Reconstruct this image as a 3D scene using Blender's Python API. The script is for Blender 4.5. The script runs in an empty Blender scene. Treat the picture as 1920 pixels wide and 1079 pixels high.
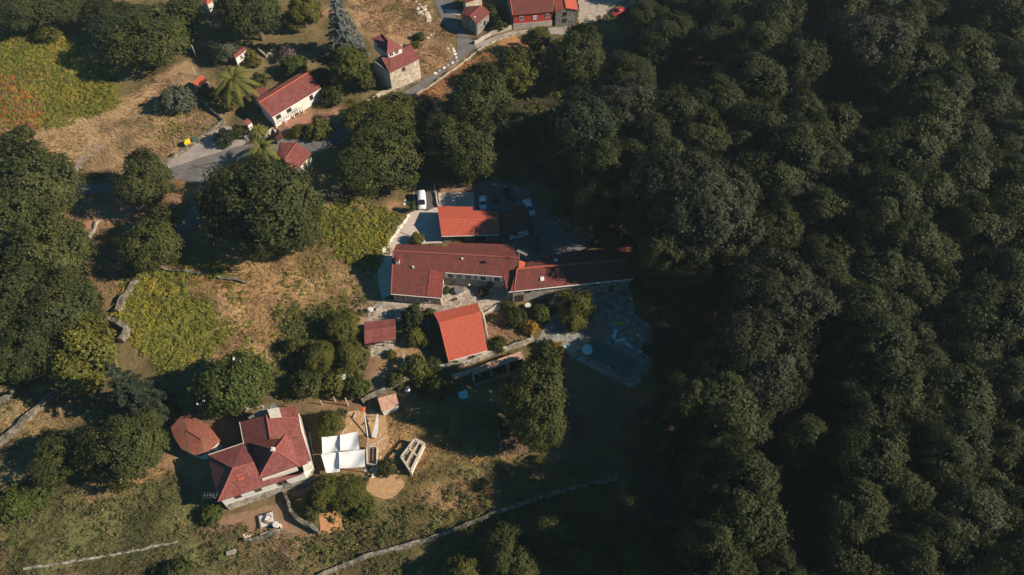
import bpy, bmesh, math, random
import numpy as np
from mathutils import Vector, Matrix

# ------------------------------------------------------------------ camera, sky, sun, exposure
SC = bpy.context.scene
F, CAMH = 1350.0, 118.0
TH = math.atan(960 / F)
cT, sT = math.cos(TH), math.sin(TH)
cam_d = bpy.data.cameras.new('camera')
cam_d.sensor_width = 36.0
cam_d.lens = 36.0 * F / 1920.0
cam_d.clip_start, cam_d.clip_end = 1.0, 6000.0
cam = bpy.data.objects.new('camera', cam_d)
SC.collection.objects.link(cam)
cam.location = (0, 0, CAMH)
cam.rotation_euler = (TH, 0, 0)
SC.camera = cam

SUN_EL, SUN_S = math.radians(32), math.radians(8)      # height of the sun; how far it stands south of east
to_sun = Vector((math.cos(SUN_EL) * math.cos(SUN_S), -math.cos(SUN_EL) * math.sin(SUN_S), math.sin(SUN_EL)))
W = bpy.data.worlds.new('World')
SC.world = W
W.use_nodes = True
wn = W.node_tree
sky = wn.nodes.new('ShaderNodeTexSky')
sky.sky_type = 'NISHITA'
sky.sun_disc = False
sky.sun_elevation = SUN_EL
sky.sun_rotation = math.radians(90) + SUN_S
sky.air_density = 1.0
sky.dust_density = 0.0
sky.ozone_density = 6.0
tint = wn.nodes.new('ShaderNodeMix')
tint.data_type = 'RGBA'
tint.blend_type = 'MULTIPLY'
tint.inputs[0].default_value = 1.0
tint.inputs[7].default_value = (.26, .92, .90, 1)
wn.links.new(sky.outputs[0], tint.inputs[6])
wn.links.new(tint.outputs[2], wn.nodes['Background'].inputs[0])
wn.nodes['Background'].inputs[1].default_value = 0.057
sun_d = bpy.data.lights.new('sun', 'SUN')
sun_d.energy = 4.6
sun_d.angle = math.radians(0.5)
sun_d.color = (1.0, 0.86, 0.70)
sun = bpy.data.objects.new('sun', sun_d)
SC.collection.objects.link(sun)
sun.rotation_euler = to_sun.to_track_quat('Z', 'Y').to_euler()
sun.location = to_sun * 300
SC.view_settings.view_transform = 'Standard'
SC.view_settings.look = 'None'
SC.view_settings.gamma = 1.0
SC.view_settings.use_curve_mapping = False
SC.view_settings.exposure = 0.70
SC.render.engine = 'CYCLES'
SC.cycles.max_bounces = 4
SC.cycles.diffuse_bounces = 2
SC.cycles.transmission_bounces = 2
SC.cycles.use_denoising = True

random.seed(4)
RNG = np.random.default_rng(7)
COL = SC.collection


def P(u, v, z=0.0):
    """a point of the photograph at height z above the yard"""
    a, b = (u - 960) / F, (539.5 - v) / F
    dy, dz = b * cT + sT, b * sT - cT
    t = (z - CAMH) / dz
    return Vector((a * t, dy * t, z))


def pix(x, y, z):
    up = y * cT + (z - CAMH) * sT
    fw = y * sT - (z - CAMH) * cT
    return 960 + F * x / fw, 539.5 - F * up / fw


def metres(r, p):
    return r * (p.y * sT - (p.z - CAMH) * cT) / F


# ------------------------------------------------------------------ small helpers
def vnoise(x, y, cell, seed):
    r = np.random.default_rng(seed)
    tab = r.random((256, 256))
    gx, gy = np.asarray(x) / cell, np.asarray(y) / cell
    ix, iy = np.floor(gx).astype(int), np.floor(gy).astype(int)
    fx, fy = gx - ix, gy - iy
    fx, fy = fx * fx * (3 - 2 * fx), fy * fy * (3 - 2 * fy)
    g = lambda i, j: tab[i % 256, j % 256]
    return (g(ix, iy) * (1 - fx) * (1 - fy) + g(ix + 1, iy) * fx * (1 - fy) + g(ix, iy + 1) * (1 - fx) * fy + g(ix + 1, iy + 1) * fx * fy)


def fbm(x, y, cell, seed, o=4):
    s, a, t = 0, 1.0, 0
    for k in range(o):
        s = s + a * vnoise(x, y, cell / 2 ** k, seed + k)
        t += a
        a *= 0.55
    return s / t


def inpoly(u, v, poly):
    c = np.zeros(np.shape(u), bool)
    n = len(poly)
    for i in range(n):
        x1, y1 = poly[i]
        x2, y2 = poly[(i + 1) % n]
        if y1 == y2:
            continue
        k = ((y1 > v) != (y2 > v)) & (u < (x2 - x1) * (v - y1) / (y2 - y1) + x1)
        c ^= k
    return c


def link(o):
    COL.objects.link(o)
    return o


def tag(o, label=None, cat=None, group=None, kind=None):
    for k, v in (('label', label), ('category', cat), ('group', group), ('kind', kind)):
        if v:
            o[k] = v
    return o


def empty(name, loc, label=None, cat=None, group=None, rz=0.0):
    o = bpy.data.objects.new(name, None)
    o.empty_display_size = 0.5
    o.location = loc
    o.rotation_euler = (0, 0, rz)
    link(o)
    return tag(o, label, cat, group)


def npmesh(name, verts, quads, mats, attrs=None, midx=None):
    """fast mesh from arrays; quads is (n,4) or (n,3)"""
    verts = np.asarray(verts, np.float32)
    quads = np.asarray(quads, np.int32)
    k = quads.shape[1]
    me = bpy.data.meshes.new(name)
    me.vertices.add(len(verts))
    me.vertices.foreach_set('co', verts.ravel())
    me.loops.add(quads.size)
    me.loops.foreach_set('vertex_index', quads.ravel())
    me.polygons.add(len(quads))
    me.polygons.foreach_set('loop_start', np.arange(0, quads.size, k, dtype=np.int32))
    me.polygons.foreach_set('loop_total', np.full(len(quads), k, np.int32))
    if midx is not None:
        me.polygons.foreach_set('material_index', np.asarray(midx, np.int32))
    for m in mats:
        me.materials.append(m)
    for an, (dom, typ, data) in (attrs or {}).items():
        a = me.attributes.new(an, typ, dom)
        a.data.foreach_set('color' if typ == 'FLOAT_COLOR' else 'value', np.asarray(data, np.float32).ravel())
    me.update(calc_edges=True)
    return me


class MB:
    """collects polygons in world space, links them as ONE mesh object"""
    def __init__(s):
        s.v, s.f, s.uv, s.m = [], [], [], []

    def face(s, pts, uv=None, m=0):
        i = len(s.v)
        s.v += [Vector(p) for p in pts]
        s.f.append(list(range(i, i + len(pts))))
        s.uv.append(uv or [(p[0] + p[1] * .6, p[2]) for p in pts])
        s.m.append(m)

    def prism(s, bot, top, m=0, cap=True):
        n = len(bot)
        run = 0
        for i in range(n):
            j = (i + 1) % n
            L = (Vector(bot[j]) - Vector(bot[i])).length
            s.face([bot[i], bot[j], top[j], top[i]], [(run, bot[i][2]), (run + L, bot[j][2]), (run + L, top[j][2]), (run, top[i][2])], m)
            run += L
        if cap:
            s.face(list(top), m=m)
            s.face(list(bot)[::-1], m=m)

    def box(s, c, dx, dy, dz, rz=0.0, m=0):
        """c is the centre of the base"""
        c = Vector(c)
        X, Y = Vector((math.cos(rz), math.sin(rz), 0)) * dx / 2, Vector((-math.sin(rz), math.cos(rz), 0)) * dy / 2
        b = [c - X - Y, c + X - Y, c + X + Y, c - X + Y]
        s.prism(b, [p + Vector((0, 0, dz)) for p in b], m)

    def tube(s, pts, rad, n=6, m=0, cap=True):
        pts = [Vector(p) for p in pts]
        if not hasattr(rad, '__len__'):
            rad = [rad] * len(pts)
        rings = []
        for i, p in enumerate(pts):
            d = (pts[min(i + 1, len(pts) - 1)] - pts[max(i - 1, 0)]).normalized()
            a = d.orthogonal().normalized() if abs(d.z) < .9 else Vector((1, 0, 0))
            a = (a - d * a.dot(d)).normalized()
            b = d.cross(a)
            rings.append([p + (a * math.cos(t) + b * math.sin(t)) * rad[i] for t in [2 * math.pi * k / n for k in range(n)]])
        for r0, r1 in zip(rings, rings[1:]):
            for k in range(n):
                s.face([r0[k], r0[(k + 1) % n], r1[(k + 1) % n], r1[k]], m=m)
        if cap:
            s.face(rings[0][::-1], m=m)
            s.face(rings[-1], m=m)

    def beam(s, a, b, w, h, m=0):
        """a rectangular beam from a to b"""
        a, b = Vector(a), Vector(b)
        d = (b - a).normalized()
        side = d.cross(Vector((0, 0, 1)))
        side = side.normalized() if side.length > 1e-3 else Vector((1, 0, 0))
        up = side.cross(d).normalized()
        q = [side * w / 2 + up * h / 2, -side * w / 2 + up * h / 2, -side * w / 2 - up * h / 2, side * w / 2 - up * h / 2]
        s.prism([a + k for k in q], [b + k for k in q], m)

    def slab(s, top, th, m=0):
        """a roof slope: polygon with thickness th; uv runs along the eave and down the slope"""
        top = [Vector(p) for p in top]
        n = Vector((0, 0, 0))
        for i in range(len(top)):
            a, b = top[i], top[(i + 1) % len(top)]
            n += Vector(((a.y - b.y) * (a.z + b.z), (a.z - b.z) * (a.x + b.x), (a.x - b.x) * (a.y + b.y)))
        n.normalize()
        if n.z < 0:
            top = top[::-1]
            n = -n
        down = Vector((n.x, n.y, 0))
        if down.length < 1e-3:
            down = Vector((0, -1, 0))
        down = (down - n * down.dot(n)).normalized()
        along = n.cross(down)
        uv = [(p.dot(along), p.dot(down)) for p in top]
        bot = [p - Vector((0, 0, th)) for p in top]
        s.face(top, uv, m)
        s.face(bot[::-1], uv[::-1], m)
        for i in range(len(top)):
            j = (i + 1) % len(top)
            s.face([bot[i], bot[j], top[j], top[i]], [uv[i], uv[j], uv[j], uv[i]], m)

    def build(s, name, mats, parent=None, smooth=False, weld=False):
        if not isinstance(mats, (list, tuple)):
            mats = [mats]
        off = Vector((0, 0, 0))
        q = parent
        while q:
            off += q.location
            q = q.parent
        me = bpy.data.meshes.new(name)
        me.from_pydata([p - off for p in s.v], [], s.f)
        lay = me.uv_layers.new(name='UVMap')
        flat = [c for uv in s.uv for k in uv for c in k]
        lay.data.foreach_set('uv', flat)
        me.polygons.foreach_set('material_index', s.m)
        if any(len(f) > 4 for f in s.f) or weld:
            bm = bmesh.new()
            bm.from_mesh(me)
            if weld:
                bmesh.ops.remove_doubles(bm, verts=bm.verts, dist=1e-4)
            bmesh.ops.triangulate(bm, faces=[f for f in bm.faces if len(f.verts) > 4])
            bm.to_mesh(me)
            bm.free()
        for m in mats:
            me.materials.append(m)
        if smooth:
            me.polygons.foreach_set('use_smooth', [True] * len(me.polygons))
        me.update()
        o = link(bpy.data.objects.new(name, me))
        if parent:
            o.parent = parent
        return o


# ------------------------------------------------------------------ materials
def nodes_of(name):
    m = bpy.data.materials.new(name)
    m.use_nodes = True
    t = m.node_tree
    b = t.nodes['Principled BSDF']
    return m, t, b


def N(t, kind, **kw):
    n = t.nodes.new(kind)
    for k, v in kw.items():
        if k in n.inputs:
            n.inputs[k].default_value = v
        else:
            setattr(n, k, v)
    return n


def ramp(t, fac, stops):
    r = t.nodes.new('ShaderNodeValToRGB')
    e = r.color_ramp.elements
    e[0].position, e[0].color = stops[0][0], (*stops[0][1], 1)
    e[1].position, e[1].color = stops[-1][0], (*stops[-1][1], 1)
    for p, c in stops[1:-1]:
        k = e.new(p)
        k.color = (*c, 1)
    t.links.new(fac, r.inputs[0])
    return r.outputs[0]


def mixc(t, a, b, fac, mode='MIX'):
    n = t.nodes.new('ShaderNodeMix')
    n.data_type = 'RGBA'
    n.blend_type = mode
    for s, v in ((0, fac), (6, a), (7, b)):
        if hasattr(v, 'is_linked') or hasattr(v, 'links'):
            t.links.new(v, n.inputs[s])
        else:
            n.inputs[s].default_value = v if s == 0 else (*v, 1)
    return n.outputs[2]


def bump(t, b, h, strength, dist):
    k = N(t, 'ShaderNodeBump', Strength=strength, Distance=dist)
    t.links.new(h, k.inputs['Height'])
    t.links.new(k.outputs[0], b.inputs['Normal'])


def plain(name, c, rough=.7, var=.25, scale=1.5, metal=0, spec=.3, c2=None, fine=0.0):
    """a colour with worn, patchy variation"""
    m, t, b = nodes_of(name)
    tc = N(t, 'ShaderNodeTexCoord')
    n1 = N(t, 'ShaderNodeTexNoise', Scale=scale, Detail=6.0, Roughness=.65)
    t.links.new(tc.outputs['Object'], n1.inputs['Vector'])
    lo = tuple(k * (1 - var) for k in c)
    hi = c2 or tuple(min(1, k * (1 + var)) for k in c)
    col = ramp(t, n1.outputs['Fac'], [(.3, lo), (.7, hi)])
    t.links.new(col, b.inputs['Base Color'])
    b.inputs['Roughness'].default_value = rough
    b.inputs['Metallic'].default_value = metal
    b.inputs['Specular IOR Level'].default_value = spec
    if fine:
        bump(t, b, n1.outputs['Fac'], .6, fine)
    return m


def tiles(name, c, moss=(.10, .07, .05), amount=.5, stripe=.34, row=.42, wear=1.0):
    """clay tiles: rolled columns down the slope, rows across, lichen and patched tiles"""
    m, t, b = nodes_of(name)
    uv = N(t, 'ShaderNodeUVMap')
    tc = N(t, 'ShaderNodeTexCoord')
    sep = N(t, 'ShaderNodeSeparateXYZ')
    t.links.new(uv.outputs[0], sep.inputs[0])

    def saw(sock, period):
        k = N(t, 'ShaderNodeMath', operation='MULTIPLY')
        k.inputs[1].default_value = 2 * math.pi / period
        t.links.new(sock, k.inputs[0])
        q = N(t, 'ShaderNodeMath', operation='SINE')
        t.links.new(k.outputs[0], q.inputs[0])
        h = N(t, 'ShaderNodeMath', operation='MULTIPLY_ADD')
        h.inputs[1].default_value = .5
        h.inputs[2].default_value = .5
        t.links.new(q.outputs[0], h.inputs[0])
        return h.outputs[0]
    colm, rows = saw(sep.outputs[0], stripe), saw(sep.outputs[1], row)
    n1 = N(t, 'ShaderNodeTexNoise', Scale=.55, Detail=7.0, Roughness=.7)
    t.links.new(tc.outputs['Object'], n1.inputs['Vector'])
    n2 = N(t, 'ShaderNodeTexNoise', Scale=5.0, Detail=4.0, Roughness=.7)
    t.links.new(tc.outputs['Object'], n2.inputs['Vector'])
    vor = N(t, 'ShaderNodeTexVoronoi', Scale=2.6)
    t.links.new(tc.outputs['Object'], vor.inputs['Vector'])
    base = ramp(t, n2.outputs['Fac'], [(.3, tuple(k * .62 for k in c)), (.52, c), (.75, tuple(min(1, k * 1.25) for k in c))])
    spot = ramp(t, n1.outputs['Fac'], [(.42, (0, 0, 0)), (.66, (amount,) * 3)])
    c1 = mixc(t, base, moss, spot)
    bwv = N(t, 'ShaderNodeRGBToBW')
    t.links.new(vor.outputs['Color'], bwv.inputs[0])
    tint = mixc(t, c1, bwv.outputs[0], .22 * wear, 'OVERLAY')
    rowc = ramp(t, rows, [(.0, (.93,) * 3), (.35, (1.0,) * 3)])
    c3 = mixc(t, tint, rowc, 1.0, 'MULTIPLY')
    t.links.new(c3, b.inputs['Base Color'])
    b.inputs['Roughness'].default_value = .8
    b.inputs['Specular IOR Level'].default_value = .2
    add = N(t, 'ShaderNodeMath', operation='ADD')
    mul = N(t, 'ShaderNodeMath', operation='MULTIPLY')
    mul.inputs[1].default_value = .35
    t.links.new(rows, mul.inputs[0])
    t.links.new(colm, add.inputs[0])
    t.links.new(mul.outputs[0], add.inputs[1])
    bump(t, b, add.outputs[0], .2, .07)
    return m


def stone(name, c, mortar=(.30, .27, .23), scale=2.2, rnd=.5, dist=.06):
    m, t, b = nodes_of(name)
    tc = N(t, 'ShaderNodeTexCoord')
    v1 = N(t, 'ShaderNodeTexVoronoi', Scale=scale, feature='F1')
    v2 = N(t, 'ShaderNodeTexVoronoi', Scale=scale, feature='DISTANCE_TO_EDGE')
    n1 = N(t, 'ShaderNodeTexNoise', Scale=1.1, Detail=7.0, Roughness=.7)
    for k in (v1, v2, n1):
        t.links.new(tc.outputs['Object'], k.inputs['Vector'])
    bw = N(t, 'ShaderNodeRGBToBW')
    t.links.new(v1.outputs['Color'], bw.inputs[0])
    col = ramp(t, bw.outputs[0], [(.15, tuple(k * (1 - rnd) for k in c)), (.5, c), (.85, tuple(min(1, k * (1 + rnd * .7)) for k in c))])
    dirt = ramp(t, n1.outputs['Fac'], [(.3, (.62, .6, .56)), (.6, (1, 1, 1))])
    c2 = mixc(t, col, dirt, 1.0, 'MULTIPLY')
    edge = ramp(t, v2.outputs['Distance'], [(.0, (1, 1, 1)), (.09, (0, 0, 0))])
    c3 = mixc(t, c2, mortar, edge)
    t.links.new(c3, b.inputs['Base Color'])
    b.inputs['Roughness'].default_value = .9
    b.inputs['Specular IOR Level'].default_value = .2
    bump(t, b, v2.outputs['Distance'], .7, dist)
    return m


def foliage(name, c1, c2, c3=None, transl=.18, hue=.35, gloss=.10):
    """leaf colour: varies leaf by leaf, clump by clump and from plant to plant"""
    m, t, b = nodes_of(name)
    at = N(t, 'ShaderNodeAttribute', attribute_name='lv')
    oi = N(t, 'ShaderNodeObjectInfo')
    tc = N(t, 'ShaderNodeTexCoord')
    n1 = N(t, 'ShaderNodeTexNoise', Scale=.33, Detail=3.0)
    t.links.new(tc.outputs['Object'], n1.inputs['Vector'])
    mixf = N(t, 'ShaderNodeMath', operation='MULTIPLY_ADD')
    mixf.inputs[1].default_value = .65
    t.links.new(at.outputs['Fac'], mixf.inputs[0])
    k = N(t, 'ShaderNodeMath', operation='MULTIPLY_ADD')
    k.inputs[1].default_value = 1.1
    k.inputs[2].default_value = -.37
    t.links.new(n1.outputs['Fac'], k.inputs[0])
    t.links.new(k.outputs[0], mixf.inputs[2])
    stops = [(.0, c1), (.8, c2)] if c3 is None else [(.0, c1), (.62, c2), (.97, c3)]
    col = ramp(t, mixf.outputs[0], stops)
    obj = ramp(t, oi.outputs['Random'], [(.0, (1 - hue, 1 - hue * .8, 1 - hue * .7)), (.5, (1, 1, 1)), (1.0, (1 + hue * .7, 1 + hue * .6, 1 + hue * .1))])
    col = mixc(t, col, obj, 1.0, 'MULTIPLY')
    t.links.new(col, b.inputs['Base Color'])
    b.inputs['Roughness'].default_value = .55
    b.inputs['Specular IOR Level'].default_value = gloss
    tr = N(t, 'ShaderNodeBsdfTranslucent')
    t.links.new(mixc(t, col, (1.0, 1.0, .55), 1.0, 'MULTIPLY'), tr.inputs['Color'])
    mx = N(t, 'ShaderNodeMixShader', Fac=transl)
    t.links.new(b.outputs[0], mx.inputs[1])
    t.links.new(tr.outputs[0], mx.inputs[2])
    t.links.new(mx.outputs[0], t.nodes['Material Output'].inputs['Surface'])
    return m


def tinted(name, rough=.9):
    """grass blades that take the colour of the plants they belong to"""
    m, t, b = nodes_of(name)
    at = N(t, 'ShaderNodeAttribute', attribute_name='tint')
    t.links.new(at.outputs['Color'], b.inputs['Base Color'])
    b.inputs['Roughness'].default_value = rough
    b.inputs['Specular IOR Level'].default_value = .15
    return m


M = {}
M['tile_dark'] = tiles('old_clay_tile', (.178, .047, .038), moss=(.10, .050, .040), amount=.8)
M['tile_red'] = tiles('red_clay_tile', (.205, .062, .052), moss=(.27, .105, .085), amount=.6)
M['tile_orange'] = tiles('new_orange_tile', (.48, .105, .06), moss=(.40, .085, .055), amount=.35, wear=.5)
M['tile_patch'] = tiles('replaced_tile', (.26, .06, .045), moss=(.2, .05, .04), amount=.4)
M['tile_pale'] = tiles('weathered_pale_tile', (.54, .31, .22), moss=(.25, .15, .11), amount=.7)
M['tile_moss'] = tiles('lichen_covered_tile', (.27, .085, .055), moss=(.15, .10, .06), amount=.9, stripe=.4)
M['tile_brown'] = tiles('brown_clay_tile', (.12, .045, .035), moss=(.07, .04, .03), amount=.6)
M['ridge'] = plain('ridge_tile_mortar', (.30, .085, .065), .85, .3, 3)
M['ridge_orange'] = plain('orange_ridge_tile', (.48, .11, .06), .85, .25, 3)
M['stone'] = stone('granite_wall', (.40, .35, .28))
M['stone_grey'] = stone('grey_granite_wall', (.26, .25, .23), mortar=(.2, .19, .17))
M['stone_pale'] = stone('pale_granite_masonry', (.56, .47, .37), mortar=(.45, .38, .3), scale=1.5, rnd=.35)
M['drystone'] = stone('dry_stone', (.23, .20, .16), mortar=(.07, .065, .04), scale=1.6, rnd=.55, dist=.15)
M['drystone_white'] = stone('whitish_stone', (.38, .34, .28), mortar=(.25, .21, .16), scale=1.5, rnd=.4, dist=.15)
M['plaster'] = plain('white_render', (0.636, 0.602, 0.542), .85, .12, .9)
M['plaster_cream'] = plain('cream_render', (.60, .54, .44), .88, .18, 1.2)
M['redpaint'] = plain('red_painted_wall', (.46, .055, .04), .7, .15, 1.0)
M['concrete'] = plain('concrete', (.42, .37, .32), .92, .28, .6, fine=.02)
M['glass'] = plain('window_glass', (.02, .024, .028), .08, .2, 1, spec=.6)
M['white'] = plain('white_paint', (0.671, 0.654, 0.619), .5, .08, 2)
M['gutter'] = plain('pale_gutter', (.62, .58, .52), .5, .12, 2)
M['wood'] = plain('weathered_wood', (.24, .17, .11), .85, .35, 4)
M['wood_pale'] = plain('pale_timber', (.52, .44, .34), .85, .25, 4)
M['wood_dark'] = plain('dark_timber', (.07, .045, .032), .8, .3, 4)
M['metal'] = plain('grey_metal', (.30, .30, .30), .45, .2, 3, metal=.6)
M['dark'] = plain('dark_metal', (.035, .035, .038), .5, .2, 3)
M['yellow'] = plain('yellow_plastic', (.72, .52, .02), .5, .1, 3)
M['greenplastic'] = plain('green_plastic', (.05, .10, .055), .5, .15, 3)
M['fabric'] = plain('white_shade_cloth', (.66, .66, .65), .85, .05, 1.2)
M['bluetarp'] = plain('pale_blue_tarpaulin', (.35, .62, .70), .6, .15, 2)
M['orangecloth'] = plain('orange_cloth', (.8, .16, .05), .7, .1, 3)
M['carwhite'] = plain('white_car_paint', (.80, .80, .79), .25, .03, 2, spec=.5)
M['carsilver'] = plain('silver_car_paint', (.62, .66, .68), .25, .05, 2, spec=.5)
M['carblack'] = plain('black_car_paint', (.015, .015, .018), .2, .1, 2, spec=.5)
M['carred'] = plain('red_car_paint', (.35, .02, .02), .25, .06, 2, spec=.5)
M['tyre'] = plain('tyre_rubber', (.018, .018, .018), .85, .2, 6)
M['lamp'] = plain('lamp_glass', (.75, .75, .72), .2, .05, 2)
M['bark'] = plain('bark', (.12, .095, .07), .95, .4, 3, fine=.05)
M['bark_pale'] = plain('pale_bark', (.36, .31, .26), .95, .3, 3, fine=.04)
M['boulder'] = plain('granite_boulder', (.50, .42, .33), .92, .35, 1.8, fine=.08)
M['whitestone'] = plain('white_edge_stone', (.74, .66, .54), .92, .18, 1.8, fine=.05)
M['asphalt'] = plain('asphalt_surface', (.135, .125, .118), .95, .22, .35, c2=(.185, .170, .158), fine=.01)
M['asphalt_dark'] = plain('worn_tar', (.085, .08, .078), .95, .3, .7)
M['concrete_road'] = plain('concrete_road', (.30, .262, .228), .95, .3, .45, fine=.01)
M['drive'] = plain('pale_concrete_drive', (.50, .42, .36), .95, .15, .5, fine=.01)
M['paving'] = stone('crazy_paving', (.44, .37, .30), mortar=(.24, .20, .155), scale=1.3, rnd=.4, dist=.02)
M['slabs'] = stone('pool_paving', (.29, .275, .245), mortar=(.15, .145, .125), scale=1.0, rnd=.45, dist=.02)
M['gravel'] = plain('gravel_yard', (.36, .30, .24), .95, .3, 1.0, fine=.02)
M['terracotta'] = plain('terracotta_paving', (.36, .17, .11), .9, .2, .8)
M['soil'] = plain('bare_soil', (.24, .145, .085), .97, .3, .8, fine=.05)
M['sand'] = plain('orange_sand', (.50, .25, .115), .97, .15, .9, fine=.05)
M['hay'] = plain('trampled_straw', (.42, .26, .13), .97, .25, 1.6, fine=.06)
M['poolblue'] = plain('pool_lining', (.006, .17, .17), .5, .1, 1)
M['tint'] = tinted('dry_blades')

m, t, b = nodes_of('pool_surface')
b.inputs['Base Color'].default_value = (.75, .95, .95, 1)
b.inputs['Roughness'].default_value = .03
b.inputs['Transmission Weight'].default_value = 1.0
b.inputs['IOR'].default_value = 1.33
_n = N(t, 'ShaderNodeTexNoise', Scale=1.6, Detail=3.0)
bump(t, b, _n.outputs['Fac'], .12, .03)
M['water'] = m

M['oak'] = foliage('oak_leaves', (.026, .034, .010), (.066, .074, .022), (.115, .115, .038), hue=.25)
M['forest'] = foliage('dark_forest_leaves', (.0125, .0205, .0105), (.0235, .0355, .0190), (.042, .055, .0335), hue=.22)
M['forest_pale'] = foliage('pale_forest_leaves', (.022, .027, .013), (.048, .052, .026), (.095, .098, .058), hue=.15)
M['forest_olive'] = foliage('olive_forest_leaves', (.021, .028, .009), (.048, .056, .018), (.082, .088, .034), hue=.22)
M['forest_grey'] = foliage('grey_forest_leaves', (.024, .025, .014), (.056, .056, .034), (.10, .098, .066), hue=.05)
M['olive'] = foliage('olive_green_leaves', (.045, .05, .012), (.105, .105, .022), (.15, .14, .035), hue=.2)
M['bright'] = foliage('bright_green_leaves', (.03, .048, .011), (.075, .095, .021), (.125, .14, .035), hue=.15)
M['yellowgreen'] = foliage('yellow_green_leaves', (.05, .058, .012), (.125, .122, .024), (.20, .185, .045), hue=.12)
M['golden'] = foliage('golden_leaves', (.14, .09, .01), (.32, .20, .02), (.42, .28, .04), hue=.1)
M['greygreen'] = foliage('grey_green_leaves', (.05, .06, .035), (.10, .115, .07), (.15, .16, .11), hue=.2)
M['blue'] = foliage('blue_grey_needles', (.085, .095, .09), (.15, .165, .155), (.21, .225, .21), hue=.1)
M['fir'] = foliage('dark_fir_needles', (.016, .024, .014), (.038, .05, .028), (.065, .075, .045), hue=.1)
M['pinkish'] = foliage('mauve_leaves', (.09, .06, .055), (.17, .12, .11), (.25, .18, .17), hue=.1)
M['palm'] = foliage('palm_fronds', (.07, .075, .015), (.15, .15, .035), (.21, .19, .05), hue=.08, gloss=.15)
M['bracken'] = tinted('bracken_fronds')

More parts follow.
